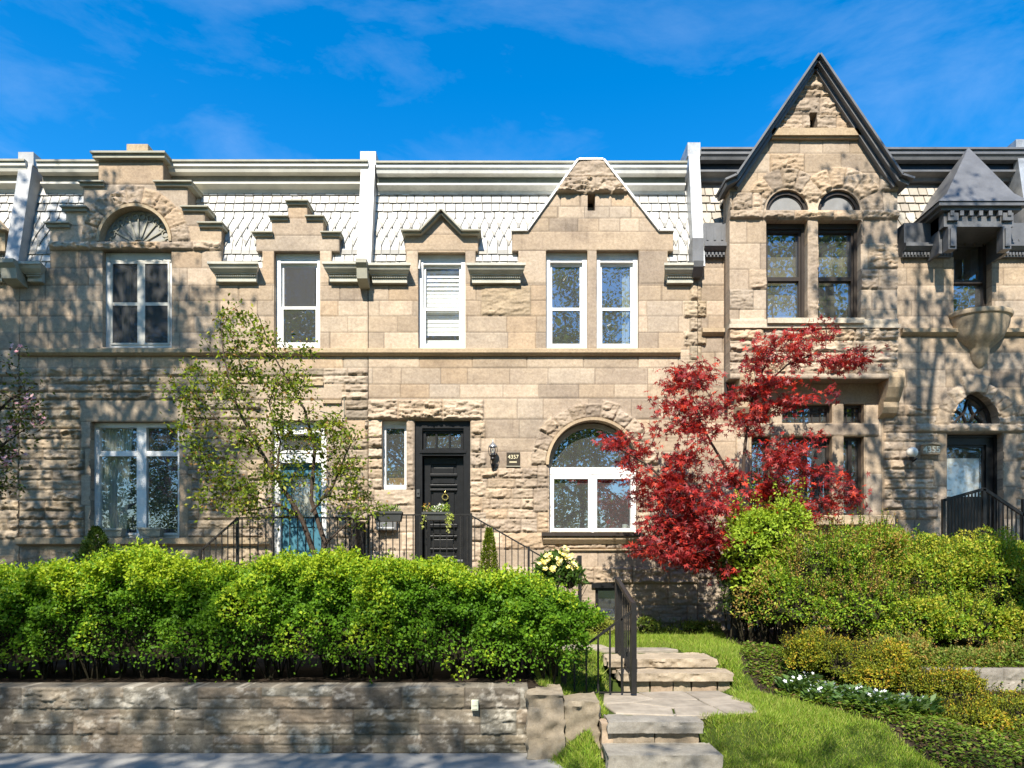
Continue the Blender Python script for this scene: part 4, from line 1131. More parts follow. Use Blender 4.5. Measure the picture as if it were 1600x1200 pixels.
# mullioned ground-floor window
mb = MB()
for a, b in ((1174, 1204), (1222, 1300), (1318, 1350)):
    frame_boxes(mb, a, 631, b, 661, 3.5, .12, .24); frame_boxes(mb, a, 682, b, 805, 4.5, .12, .24)
    n = max(3, int((b - a) / 12))
    for i in range(1, n):
        c = a + (b - a) * i / n; mb.pbox(c - .7, c + .7, 634.5, 657.5, .15, .19)
    mb.pbox(a + 3.5, b - 3.5, 641, 642.4, .152, .188)
mb.pbox(1255, 1266, 686, 801, .13, .22); mb.pbox(1330, 1336, 686, 801, .13, .22)
wn = mb.build("mullioned_window", M_BROWNFRAME, HC)
glass_panes(wn, [(1176, 633, 1202, 659), (1224, 633, 1298, 659), (1320, 633, 1348, 659), (1177, 685, 1201, 802), (1225, 685, 1256, 802), (1265, 685, 1297, 802), (1321, 685, 1331, 802), (1335, 685, 1347, 802)], W + .18, 85)
# pointed fanlight and door
mb = MB()
pts = []
for k in range(17):
    a = math.pi - math.acos(1 - 36 / Rr) * k / 16; pts.append((1488 + Rr + Rr * math.cos(a), 662 - Rr * math.sin(a)))
pts2 = [(1524 * 2 - p[0], p[1]) for p in pts[::-1]]
outl = pts + pts2
for i in range(len(outl) - 1):
    mb.bar((X(outl[i][0]), W + .22, Z(outl[i][1])), (X(outl[i + 1][0]), W + .22, Z(outl[i + 1][1])), .10, .07)
mb.pbox(1486, 1562, 658, 663, .18, .26)
for c0, c1, c2 in (((1524, 620), (1518, 640), (1500, 660)), ((1524, 620), (1530, 640), (1548, 660)), ((1500, 634), (1516, 645), (1522, 660)), ((1548, 634), (1532, 645), (1526, 660))):
    mb.tube([(X(c0[0]), W + .21, Z(c0[1])), (X(c1[0]), W + .21, Z(c1[1])), (X(c2[0]), W + .21, Z(c2[1]))], .022, 6)
wn = mb.build("pointed_fanlight", M_BROWNFRAME, HC)
MB().add([(X(p[0]), W + .23, Z(p[1])) for p in outl], [tuple(range(len(outl)))]).build("glass", M_GLASS, wn)
dr = MB(); frame_boxes(dr, 1480, 677, 1567, 886, 4, .16, .40, ext=1.5); dr.pbox(1484, 1563, 681, 692, .2, .38); dr.pbox(1552, 1563, 692, 886, .2, .38)
dfr = dr.build("door_frame", M_BLACK, HC)
dr = MB(); frame_boxes(dr, 1485, 692, 1552, 884, 4, .24, .29, ext=0); dr.pbox(1489, 1548, 774, 880, .24, .29); dr.pbox(1494, 1543, 785, 872, .23, .24)
door = dr.build("door", M_BLACK, dfr.parent)
glass_panes(door, [(1488, 695, 1549, 775)], W + .26, 87, M_GLASSCLEAR, name="door_glass")
mb = MB(); mb.pbox(1489, 1548, 712, 774, .335, .34); mb.build("door_blind", M_WHITE, door)
mb = MB(); mb.tube([(X(1487), W + .2, Z(764)), (X(1496), W + .19, Z(764))], .01, 6); mb.bar((X(1487), W + .19, Z(764)), (X(1487), W + .25, Z(764)), .015); mb.build("door_handle", M_PEWTER, door)
# =================================================================== ground
def sm(a, b, x):
    t = np.clip((x - a) / (b - a), 0, 1); return t * t * (3 - 2 * t)
def ground(x, y):
    x = np.asarray(x, float); y = np.asarray(y, float)
    zl = np.interp(y, [6.4, 6.9, 7.3, 8.66, 9.35, 13.4], [-0.08, 0.12, 0.34, 0.45, 0.79, 0.82])
    zr = np.interp(y, [6.4, 7.0, 8.60, 8.80, 13.4], [-0.08, 0.08, 0.32, 0.74, 0.84])
    zr = zl + (zr - zl) * sm(4.4, 5.3, x)
    zh = 0.70 + (y - 7.5) * 0.02
    zh = np.where(y < 7.5, -0.1, zh)
    z = zh + (zr - zh) * sm(0.25, 0.85, x)
    land = sm(.75, 1.05, x) * sm(3.0, 2.75, x) * sm(7.05, 7.3, y) * sm(9.0, 8.7, y)
    z = z + (.42 - z) * land
    ent = sm(.80, .95, x) * sm(2.15, 2.0, x) * sm(7.36, 7.28, y)
    z = z + (-.02 - z) * ent
    stp = sm(1.15, 1.3, x) * sm(2.95, 2.8, x) * sm(8.6, 8.7, y) * sm(9.62, 9.55, y)
    zs = np.where(y < 8.98, .41, np.where(y < 9.32, .50, .62))
    return z + (zs - z) * stp
rng = np.random.default_rng(77)
SITE_X = (-13.0, 13.5)
xs = np.arange(SITE_X[0], SITE_X[1] + .01, .125); ys = np.concatenate([np.arange(6.5, 7.45, .1), [7.5, 7.51], np.arange(7.6, 13.3, .1), [13.36]])
gx, gy = np.meshgrid(xs, ys)
gz = ground(gx, gy) + 0.03 * (fbm(gx * 1.7, gy * 1.7, 0, 5, 4) - .5)
idx = np.arange(gx.size).reshape(gx.shape)
quad = np.stack([idx[:-1, :-1], idx[:-1, 1:], idx[1:, 1:], idx[1:, :-1]], -1)
cx = (gx[:-1, :-1] + gx[1:, 1:]) / 2; cy = (gy[:-1, :-1] + gy[1:, 1:]) / 2
# lawn: bounded on the right by the flower border
def lawn_edge(y): return np.interp(y, [6.4, 7.35, 7.8, 8.3, 9.0, 9.8, 10.6, 11.6, 12.6, 13.3], [4.3, 3.95, 3.65, 3.30, 3.05, 3.25, 3.55, 3.75, 3.8, 3.8])
is_lawn = (cx > 0.40) & (cx < lawn_edge(cy)) & (cy < 12.9) & (cy > 6.6)
Vg = np.stack([gx, gy, gz], -1).reshape(-1, 3)
def sub_mesh(mask, name, mat):
    q = quad[mask]; used = np.unique(q); rm = np.full(len(Vg), -1); rm[used] = np.arange(len(used))
    o = np_mesh(name, Vg[used], rm[q], mat, None, (0, 0, 0), None, True); return o
site = (cx > 0.2) | (cy > 7.5)
for nm, mk, mt, lb in (("lawn", is_lawn & site, M_TURF, "turf of the lawn beside the stone steps"), ("garden_soil", ~is_lawn & site, M_SOIL, "dark soil of the garden beds")):
    o = sub_mesh(mk, nm, mt); tag(o, lb, "ground", kind="structure")
# pavement, kerb, road, far ground
def sheet(name, x0, x1, y0, y1, z, mat, label, cat):
    o = MB().add([(x0, y0, z), (x1, y0, z), (x1, y1, z), (x0, y1, z)], [(0, 1, 2, 3)]).build(name, mat, None, (0, y1, z)); return tag(o, label, cat, kind="structure")
sheet("ground", -300, 300, -300, 300, -0.16, M_TURF, "wide ground sheet under the street", "ground")
o = MB().box(-60, 60, 4.6, 8.2, -.3, 0.0).build("sidewalk", M_PAVE, None, (0, 6, 0)); tag(o, "pale concrete sidewalk in front of the garden wall", "sidewalk", kind="structure")
o = MB().box(-60, 60, 4.42, 4.595, -.3, .005).build("kerb", M_PAVE, None, (0, 4.5, 0), bevel=.02); tag(o, "concrete kerb along the street", "kerb", kind="structure")
sheet("road", -200, 200, -5.5, 4.43, -.13, M_ASPHALT, "grey asphalt road before the houses", "road")
o = MB().box(-60, 60, -9, -5.6, -.3, 0.0).build("far_sidewalk", M_PAVE, None, (0, -7, 0)); tag(o, "concrete sidewalk across the road", "sidewalk", kind="structure")

# =================================================================== retaining wall and boulders
def px_plane(Y): return lambda x, y: (X(x, Y), Z(y, Y))
YR = 7.45
rng = np.random.default_rng(91)
bl = []
WALLPAL = [(0.18, 0.155, 0.115), (0.15, 0.135, 0.105), (0.22, 0.18, 0.135), (0.16, 0.15, 0.125), (0.12, 0.105, 0.085), (0.25, 0.215, 0.165)]
y = 1074
for hh in (34, 40, 30, 40):
    x = -520
    while x < 830:
        l = rng.uniform(38, 120)
        if rng.random() < .5:
            k = hh * rng.uniform(.4, .6); blk(bl, rng, x, y, x + l, y + k, .02, WALLPAL); blk(bl, rng, x, y + k, x + l, y + hh, .025, WALLPAL)
        else: blk(bl, rng, x, y, x + l, y + hh, rng.uniform(.012, .04), WALLPAL)
        x += l
    y += hh
MORTAR = 0.75
ow = stone_wall("retaining_wall", (-520, 1073, 826, 1206), sd_rect(-520, 1073.5, 825, 1206), [], bl, YR, 2.0, M_STONE, None, depth=.30, seed=63, base=(.2, .18, .15), lichen=.20, loc=(X(300, YR), YR, 0))
tag(ow, "low retaining wall of rough grey stone under the long hedge", "retaining wall")
MORTAR = 0.66
mb = MB(); mb.box(X(737, YR), X(748, YR), YR - .085, YR - .03, Z(1108, YR), Z(1092, YR)); pl = mb.build("utility_plate", M_PLATE, None, (X(742, YR), YR - .05, Z(1108, YR)), bevel=.006)
tag(pl, "small ivory utility plate fixed to the retaining wall", "plate")
mb = MB()
for y_ in (1099.6, 1105.0):
    for i in range(4): mb.box(X(739 + i * 1.9, YR), X(740.2 + i * 1.9, YR), YR - .089, YR - .0845, Z(y_ + 1.2, YR), Z(y_, YR))
mb.build("faint_marks", M_TRIM, pl)

def rock_box(name, x0, x1, y0, y1, z0, z1, seed, amp, col, label, cat, parent=None, group=None, res=.035, topamp=None):
    """a split-faced stone: finely divided box, rounded and displaced by noise"""
    bm = bmesh.new()
    dims = (x1 - x0, y1 - y0, z1 - z0)
    vs, fs = [], []
    def face(o, u, v, du, dv):
        nu, nv = max(2, int(du / res)), max(2, int(dv / res)); b = len(vs)
        for j in range(nv + 1):
            for i in range(nu + 1): vs.append(o + u * (du * i / nu) + v * (dv * j / nv))
        for j in range(nv):
            for i in range(nu):
                k = b + j * (nu + 1) + i; fs.append((k, k + 1, k + nu + 2, k + nu + 1))
    o = Vector((x0, y0, z0)); ex, ey, ez = Vector((1, 0, 0)), Vector((0, 1, 0)), Vector((0, 0, 1))
    a, b_, c = dims
    face(o, ex, ez, a, c); face(o + ex * a, ey, ez, b_, c); face(o + ex * a + ey * b_, -ex, ez, a, c); face(o + ey * b_, -ey, ez, b_, c); face(o + ez * c, ex, ey, a, b_)
    P = np.array([tuple(v) for v in vs]); cc = np.array([(x0 + x1) / 2, (y0 + y1) / 2, (z0 + z1) / 2])
    d = P - cc
    n1 = fbm(P[:, 0] * 5, P[:, 1] * 5, P[:, 2] * 9, seed, 4, .55) - .5; n2 = np.floor(fbm(P[:, 0] * 7, P[:, 1] * 7, P[:, 2] * 14, seed + 3, 3) * 8) / 8 - .5
    nn = (n1 + n2) * amp
    isn = np.abs(P[:, 2] - z1) < 1e-6
    edge = np.minimum.reduce([np.where(np.abs(np.abs(d[:, i]) - dims[i] / 2) < 1e-6, 9, dims[i] / 2 - np.abs(d[:, i])) for i in range(3)])
    rnd = np.clip(edge / .05, 0, 1)
    top = np.clip(1 - (z1 - P[:, 2]) / .04, 0, 1)
    f = np.where(isn, (topamp if topamp is not None else amp * .4) / max(amp, 1e-6), 1.0)
    out = d.copy(); out[:, 2] *= .3; out /= np.maximum(np.linalg.norm(out, axis=1, keepdims=True), 1e-6)
    P[:, :2] += out[:, :2] * (nn * (1 - isn))[:, None]
    P[:, 2] += np.where(isn, nn * f, 0) - (1 - rnd) * .018 * (top > 0)
    C = np.array(col)[None] * (0.85 + .45 * (n1 + .3))[:, None]
    bm.free()
    ob = np_mesh(name, P, fs, M_STONE, parent, None if parent else ((x0 + x1) / 2, (y0 + y1) / 2, z0), C, True)
    bm = bmesh.new(); bm.from_mesh(ob.data); bmesh.ops.remove_doubles(bm, verts=bm.verts, dist=.004); bmesh.ops.recalc_face_normals(bm, faces=bm.faces); bm.to_mesh(ob.data); bm.free()
    ob.data.polygons.foreach_set("use_smooth", [True] * len(ob.data.polygons)); ob.data.set_sharp_from_angle(angle=R(48))
    if label: tag(ob, label, cat, group)
    return ob
LS = (0.30, 0.255, 0.19)
rock_box("boulder", X(823, 7.4), X(879, 7.4), 7.20, 7.85, -.1, .685, 1, .12, LS, "large pale squared boulder ending the retaining wall", "boulder", group="boulders by the path")
rock_box("boulder", X(881, 7.4), X(934, 7.4), 7.24, 7.75, -.1, .60, 2, .12, (0.28, 0.24, 0.175), "pale boulder between the corner boulder and the paved path", "boulder", group="boulders by the path")
rock_box("boulder", X(936, 7.3), X(962, 7.3), 7.10, 7.45, -.1, .40, 3, .05, (0.42, 0.33, 0.24), "small tan wedge of stone at the foot of the path edge", "boulder", group="boulders by the path")

# =================================================================== garden steps and flagstones
st = thing("garden_steps", "two rough stone garden steps leading up through the lawn", "steps", (2.1, 8.9, .42))
rock_box("tread_slab", 1.28, X(1119, 9.18), 9.16, 9.85, .69, .80, 11, .09, (0.38, 0.32, 0.24), None, None, st, res=.022, topamp=.02)
rock_box("tread_slab", 1.40, X(1145, 8.85), 8.80, 9.30, .56, .665, 12, .08, (0.38, 0.32, 0.24), None, None, st, res=.022, topamp=.02)
x = 1.44
for i, l in enumerate((.36, .30, .24, .34, .17)):
    rock_box("riser_stone", x, x + l - .015, 8.87, 9.16, .36, .575, 20 + i, .03, (0.36 + .03 * (i % 2), 0.30, 0.22), None, None, st, res=.03); x += l
rock_box("riser_stone", 1.35, X(1112, 9.2), 9.21, 9.5, .60, .70, 31, .03, (0.34, 0.28, 0.21), None, None, st, res=.03)
# flagstones: irregular slabs tiling the landing, split by jittered lines
path = MB()
rng = np.random.default_rng(5)
def slab(poly, z, th=.05):
    cxp = sum(p[0] for p in poly) / len(poly); cyp = sum(p[1] for p in poly) / len(poly)
    k = rng.uniform(.85, 1.1); path.col = (0.31 * k, 0.265 * k, 0.21 * k, 1)
    pl_ = [(cxp + (p[0] - cxp) * .965, cyp + (p[1] - cyp) * .965) for p in poly]
    zz = [z + rng.uniform(-.006, .006) for _ in poly]
    n = len(pl_)
    bev = [(cxp + (p[0] - cxp) * .97, cyp + (p[1] - cyp) * .97) for p in pl_]
    path.add([(p[0], p[1], q) for p, q in zip(bev, zz)] + [(p[0], p[1], q - .01) for p, q in zip(pl_, zz)] + [(p[0], p[1], z - th) for p in pl_],
             [tuple(range(n))] + [(i, i + n, (i + 1) % n + n, (i + 1) % n) for i in range(n)] + [(i + n, i + 2 * n, (i + 1) % n + 2 * n, (i + 1) % n + n) for i in range(n)])
zf = .44
slab([(1.12, 7.42), (1.75, 7.32), (1.82, 7.72), (1.40, 8.05), (1.05, 7.95)], zf)
slab([(1.75, 7.32), (2.35, 7.38), (2.28, 7.80), (1.82, 7.72)], zf)
slab([(2.35, 7.38), (2.72, 7.50), (2.80, 8.05), (2.28, 7.80)], zf)
slab([(1.82, 7.72), (2.28, 7.80), (2.25, 8.22), (1.72, 8.25), (1.40, 8.05)], zf)
slab([(2.28, 7.80), (2.80, 8.05), (2.72, 8.45), (2.25, 8.22)], zf)
slab([(1.05, 7.95), (1.40, 8.05), (1.72, 8.25), (1.60, 8.72), (1.15, 8.60)], zf)
slab([(1.72, 8.25), (2.25, 8.22), (2.20, 8.78), (1.60, 8.72)], zf)
slab([(2.25, 8.22), (2.72, 8.45), (2.66, 8.80), (2.20, 8.78)], zf)
for i, (a, b, c, d) in enumerate(((1.25, 2.45, 9.90, 10.25), (.55, 1.5, 10.05, 10.6), (-.2, .8, 10.5, 11.1), (.2, 1.1, 11.0, 11.6))):
    slab([(a, c), ((a + b) / 2, c - .04), (b, c + .08), (b - .1, d), (a + .1, d + .05)], .835)
po = path.build("path", M_FLAG, None, (1.9, 8.0, .4)); tag(po, "irregular pale flagstones paving the landing below the garden steps", "path", kind="structure")
es = thing("edge_step", "low grey stone step below the flagstones at the bottom of the path", "step", (1.45, 7.2, 0))
rock_box("slab", 1.00, 1.98, 7.04, 7.42, .31, .428, 51, .06, (0.27, 0.255, 0.225), None, None, es, res=.022, topamp=.012)
rock_box("riser_stone", 1.05, 1.48, 7.10, 7.40, .0, .32, 52, .05, (0.25, 0.21, 0.16), None, None, es, res=.03)
rock_box("riser_stone", 1.49, 1.94, 7.10, 7.40, .0, .32, 53, .05, (0.28, 0.23, 0.17), None, None, es, res=.03)
rock_box("slab", .93, 2.05, 6.62, 7.10, .06, .20, 54, .06, (0.27, 0.255, 0.22), None, None, es, res=.025, topamp=.012)

# right-hand block wall
rng = np.random.default_rng(15)
bl = []
YK = 8.68
for i, (y0, y1) in enumerate(((1045, 1063), (1063, 1082), (1082, 1103))):
    x = 1430 - (18 if i % 2 else 0)
    while x < 1960:
        blk(bl, rng, x, y0, x + 46, y1, .018, [(0.27, 0.25, 0.22), (0.22, 0.21, 0.185), (0.31, 0.285, 0.25)], .01); x += 46
o = stone_wall("block_wall", (1450, 1044, 1950, 1104), sd_rect(1450, 1045, 1950, 1104), [], bl, YK, 2.0, M_STONE, None, depth=.28, seed=8, base=(.2, .19, .17), loc=(X(1700, YK), YK, .3))
tag(o, "low grey concrete block wall behind the golden spirea", "retaining wall")

# =================================================================== stoops
def stoop(name, label, x0, x1, zt, yf, steps_dir, n, tread=.30, rise=.2):
    t = thing(name, label, "stoop", ((x0 + x1) / 2, yf, .7), "front stoops")
    stone_part(t, "landing_slab", lambda m: m.box(x0, x1, yf, W - .13, zt - .12, zt), (.44, .37, .29), bevel=.015)
    stone_part(t, "base", lambda m: m.box(x0 + .03, x1 - .03, yf + .05, W - .13, .6, zt - .12), (.40, .32, .23))
    def fs(m):
        for i in range(n):
            z = zt - rise * (i + 1)
            if steps_dir > 0: m.box(x1 + tread * i, x1 + tread * (i + 1), yf + .02, W - .14, .6, z)
            else: m.box(x0 - tread * (i + 1), x0 - tread * i, yf + .02, W - .14, .6, z)
    stone_part(t, "steps", fs, (.42, .35, .27))
    return t
YS = 12.15
def S(px): return X(px, YS)
stoop("stoop", "stone stoop under the black front door with window box on its rail", S(576), S(737), 2.0, YS - .05, 1, 6)
stoop("stoop", "stone stoop under the turquoise front door, mostly hidden by hedge", S(372), S(546), 2.0, YS - .05, -1, 6)
stoop("stoop", "stone stoop at the right edge before the pointed arch doorway", S(1480), S(1590), 2.04, YS - .05, 1, 6)

def railing(name, label, parts, mat=M_IRON, loc=(0, 0, 0)):
    """parts: list of (kind, a, b, width[, count, drop]) in world coordinates"""
    t = thing(name, label, "railing", loc, "iron railings")
    return t
def rail_run(t, a, b, z_drop, n, top_w=.035, bal_w=.016, bottom=True, post=()):
    a, b = Vector(a), Vector(b)
    MB().bar(a, b, top_w, .025).build("top_rail", M_IRON, t)
    if bottom: MB().bar(a - Vector((0, 0, z_drop - .06)), b - Vector((0, 0, z_drop - .06)), .02).build("bottom_rail", M_IRON, t)
    for i in range(n):
        p = a.lerp(b, (i + .5) / n)
        MB().bar(p - Vector((0, 0, .01)), p - Vector((0, 0, z_drop - .055)), bal_w).build("baluster", M_IRON, t)
def posts(t, lst, w=.04):
    for p, h in lst: MB().bar((p[0], p[1], p[2] - h), p, w).build("post", M_IRON, t)
def SP(px, py, Y=YS): return (X(px, Y), Y, Z(py, Y))
# middle stoop railing
t = railing("railing", "thin black iron railing around the stoop of the black front door", None, loc=(S(650), YS, 2.0))
rail_run(t, SP(577, 805), SP(735, 804), .92, 15)
rail_run(t, SP(737, 806), SP(824, 856), .80, 9, bottom=False)
posts(t, [(SP(576, 804), .95), (SP(736, 802), 1.0), (SP(826, 854), .75)])
rail_run(t, SP(826, 858), SP(900, 900), .7, 6, bottom=False)
posts(t, [((X(906, 11.7), 11.7, Z(868, 11.7)), 1.2)], .06)
MB().bar((X(904, 11.7), 11.7, Z(870, 11.7)), (X(896, 12.6), 12.6, Z(885, 12.6)), .04).build("top_rail", M_IRON, t)
# left stoop railing, its side panel at the party line
t = railing("railing", "black iron railing before the turquoise door, its hand rail falling to the left", None, loc=(S(450), YS, 2.0))
rail_run(t, SP(372, 809), SP(546, 809), .95, 14, top_w=.04)
rail_run(t, SP(314, 860), SP(370, 811), .80, 6, top_w=.05, bottom=False)
posts(t, [(SP(371, 808), 1.0), (SP(547, 808), 1.0), (SP(313, 858), .75)], .045)
t = railing("railing", "tall dark baluster panel dividing the two neighbouring stoops", None, loc=(S(562), 12.6, 2.0))
a, b = Vector((X(553, 12.1), 12.1, Z(814, 12.1))), Vector((X(569, 13.2), 13.2, Z(816, 13.2)))
rail_run(t, a, b, .98, 12, top_w=.05, bal_w=.02)
posts(t, [(a, 1.0), (b, 1.0)], .05)
# right stoop railing
YT = 11.9
t = railing("railing", "black iron railing with peaked hand rail before the right doorway", None, loc=(X(1540, YT), YT, 2.0))
def TP(px, py, Y=YT): return (X(px, Y), Y, Z(py, Y))
def sloped(pa, pb, ybot, n):
    a, b = Vector(TP(*pa)), Vector(TP(*pb)); MB().bar(a, b, .05, .05).build("top_rail", M_IRON, t)
    for i in range(n):
        p = a.lerp(b, (i + .5) / n); MB().bar((p.x, p.y, Z(ybot, YT)), p, .018).build("baluster", M_IRON, t)
sloped((1474, 782), (1537, 764), 842, 12); sloped((1537, 764), (1625, 822), 880, 13)
a = TP(1474, 838); MB().bar(a, TP(1537, 838), .02).build("bottom_rail", M_IRON, t)
posts(t, [(TP(1474, 780), 1.0), (TP(1537, 764), 1.1), (TP(1599, 780), 1.0)], .05)
# hand rail of the garden steps
t = railing("railing", "dark iron hand rail climbing beside the garden steps in the foreground", None, loc=(1.5, 8.5, .45))
pf, pb, pl = Vector((1.51, 8.48, 1.56)), Vector((1.51, 9.78, 1.86)), Vector((X(881, 8.48), 8.48, .865))
MB().bar(pf, pb, .055, .05).build("top_rail", M_IRON, t); MB().bar(pl + Vector((0, 0, -.01)), pf - Vector((0, 0, .06)), .022, .03).build("top_rail", M_IRON, t)
posts(t, [(pf + Vector((0, 0, .02)), 1.12), (pb + Vector((0, 0, .02)), 1.06), (pl + Vector((0, 0, .01)), .42)], .065)
for i in range(9):
    p = pf.lerp(pb, (i + .7) / 9.5); zb = .60 + (p.y - 8.48) * .17; MB().bar(p, (p.x, p.y, zb), .018).build("baluster", M_IRON, t)
MB().bar((1.51, 8.48, .58), (1.51, 9.78, .86), .02).build("bottom_rail", M_IRON, t)
for i in range(5):
    p = pl.lerp(pf, (i + .9) / 5.9); MB().bar((p.x, p.y, .47), (p.x, p.y, p.z - .05), .022).build("baluster", M_IRON, t)
MB().bar((pl.x, 8.48, .475), (pf.x, 8.48, .475), .018).build("bottom_rail", M_IRON, t)

# =================================================================== small fittings on the fronts
t = thing("wall_lantern", "black carriage lantern on the wall between door and arched window", "lantern", (X(771), W - .12, Z(722)))
c = (X(770.5), W - .17, 0)
zz = Z
MB().lathe([(0, zz(688)), (.008, zz(690)), (.012, zz(693)), (.03, zz(694.5)), (.055, zz(697)), (.085, zz(699.5)), (.088, zz(701)), (.05, zz(702)), (0, zz(702))], c, 16).build("cap", M_PEWTER, t, smooth=40)
MB().lathe([(.055, zz(702)), (.062, zz(706)), (.055, zz(712)), (.045, zz(714))], c, 16).build("glass", M_CLEAR, t, smooth=40)
m = MB()
for k in range(6):
    a = k * math.pi / 3; m.tube([(c[0] + .078 * math.cos(a), c[1] + .078 * math.sin(a), zz(701)), (c[0] + .088 * math.cos(a), c[1] + .088 * math.sin(a), zz(706)), (c[0] + .065 * math.cos(a), c[1] + .065 * math.sin(a), zz(714))], .006, 5)
m.build("cage", M_IRON, t)
MB().lathe([(0, zz(713.5)), (.065, zz(713.5)), (.062, zz(715)), (.04, zz(717)), (.05, zz(719)), (.03, zz(722)), (0, zz(723))], c, 16).build("base", M_IRON, t, smooth=40)
m = MB(); m.lathe([(0, zz(724)), (.03, zz(724)), (.04, zz(727)), (.036, zz(731)), (.015, zz(735)), (0, zz(736))], (c[0], W - .05, 0), 12); m.tube([(c[0], W - .03, zz(727)), (c[0], W - .12, zz(726)), (c[0], W - .17, zz(721))], .012, 6); m.build("bracket", M_IRON, t, smooth=40)
MB().lathe([(.0, zz(703)), (.012, zz(704)), (.012, zz(710)), (0, zz(711))], c, 8).build("bulb", M_GLOBE, t)
t = thing("globe_lamp", "white globe lamp on the rough wall beside the right doorway", "lamp", (X(1424), W - .1, Z(712)))
gl = MB(); gl.lathe([(.105 * math.sin(a), .105 * -math.cos(a)) for a in np.linspace(0, math.pi, 15)], (X(1425, W - .2), W - .2, Z(707, W - .2)), 20); gl.build("globe", M_GLOBE, t, smooth=60)
gl = MB(); gl.lathe([(0, -.16), (.035, -.15), (.05, -.11), (.055, -.09), (0, -.09)], (X(1424, W - .2), W - .2, Z(707, W - .2)), 14); gl.tube([(X(1423), W - .2, Z(719)), (X(1422), W - .1, Z(722)), (X(1421), W - .03, Z(717))], .018, 6); gl.build("bracket", M_IRON, t, smooth=40)
def text(body, size, loc, mat, parent, name="lettering", bold=0.0):
    cu = bpy.data.curves.new(name, 'FONT'); cu.body = body; cu.size = size; cu.align_x = 'CENTER'; cu.align_y = 'CENTER'; cu.extrude = .004; cu.offset = bold
    o = bpy.data.objects.new(name, cu); COL.objects.link(o); cu.materials.append(mat)
    bpy.context.view_layer.update()
    me = bpy.data.meshes.new_from_object(o); bpy.data.objects.remove(o)
    o = bpy.data.objects.new(name, me); COL.objects.link(o)
    o.parent = parent; o.location = Vector(loc) - origin_of(parent); o.rotation_euler = (R(90), 0, 0)
    return o
t = thing("house_number_plaque", "square dark bronze plaque reading 4357 beside the lantern", "plaque", (X(802), W - .02, Z(730)))
MB().pbox(791.5, 812.5, 707, 728, -.035, .0).build("plate", M_BRONZE, t, bevel=.006)
MB().pbox(790.8, 813.2, 728.2, 729.6, -.04, .0).build("lower_edge", M_TRIM, t)
text("4357", .105, (X(802), W - .036, Z(714.6)), M_LETTER, t, bold=.0005)
m = MB()
for i in range(8):
    x_ = 796.2 + i * 1.45; m.pbox(x_, x_ + .95, 721.2, 723.6, -.039, -.034)
m.build("small_lettering", M_LETTER, t)
t = thing("house_number_plaque", "arched stone plaque reading 4355 beside the white globe lamp", "plaque", (X(1452), W - .02, Z(712)))
pp = [(1437, 711), (1437, 697.5), (1444, 696), (1451, 695.5), (1458, 696), (1465, 697.5), (1465, 711)]
mbp = MB(); mbp.col = (.46, .37, .26, 1); mbp.prism([(X(a), Z(b)) for a, b in pp], W - .10, W + .02); mbp.build("plate", M_STONE, t)
mbp = MB(); mbp.col = (.40, .33, .24, 1); mbp.prism([(X(a), Z(b)) for a, b in ((1435.5, 697), (1437, 694.5), (1451, 692.5), (1465, 694.5), (1466.5, 697), (1465, 697.4), (1451, 695.4), (1437, 697.4))], W - .13, W + .02); mbp.build("hood_moulding", M_STONE, t)
text("4355", .165, (X(1451), W - .102, Z(704)), paint_mat("pale_number_paint", (.85, .78, .60), .7, .08, 20), t, bold=.003)
# mailbox
t = thing("mailbox", "grey metal mailbox on the wall below the narrow side window", "mailbox", (X(605), W - .1, Z(830)))
MB().pbox(590, 621, 812, 829, -.16, -.03).build("body", M_PEWTER, t, bevel=.008)
m = MB(); m.prism([(X(589.5), Z(812)), (X(621.5), Z(812)), (X(621.5), Z(806)), (X(589.5), Z(806))], W - .17, W - .03); m.build("lid", M_PEWTER, t, bevel=.01)
MB().pbox(593, 618, 824.5, 826.5, -.172, -.158).build("handle", M_WHITE, t)
# wooden box and items on inner sills
o = MB().pbox(602, 631, 744, 756, .26, .42).build("wooden_box", M_WOOD, None, (X(616), W + .33, Z(756)), bevel=.008); tag(o, "orange wooden box standing inside the narrow side window", "box")
o = MB().pbox(966, 984, 534, 540, .24, .36).build("wooden_box", M_WOOD, None, (X(975), W + .3, Z(540)), bevel=.008); tag(o, "small orange wooden box inside the upper window beside a curtain", "box")
m = MB(); m.lathe([(0, 0), (.05, 0), (.052, .1), (.045, .105), (0, .105)], (X(980), W + .30, Z(826)), 14); m.tube([(X(980) + .05, W + .3, Z(826) + .08), (X(980) + .09, W + .3, Z(826) + .05), (X(980) + .05, W + .3, Z(826) + .02)], .01, 6)
o = m.build("mug", M_WHITE, None, (X(980), W + .3, Z(826)), smooth=40); tag(o, "white mug on the sill inside the arched window", "mug")
o = MB().pbox(866, 988, 826, 829, .27, .6).build("inner_sill", M_WHITE, HB)
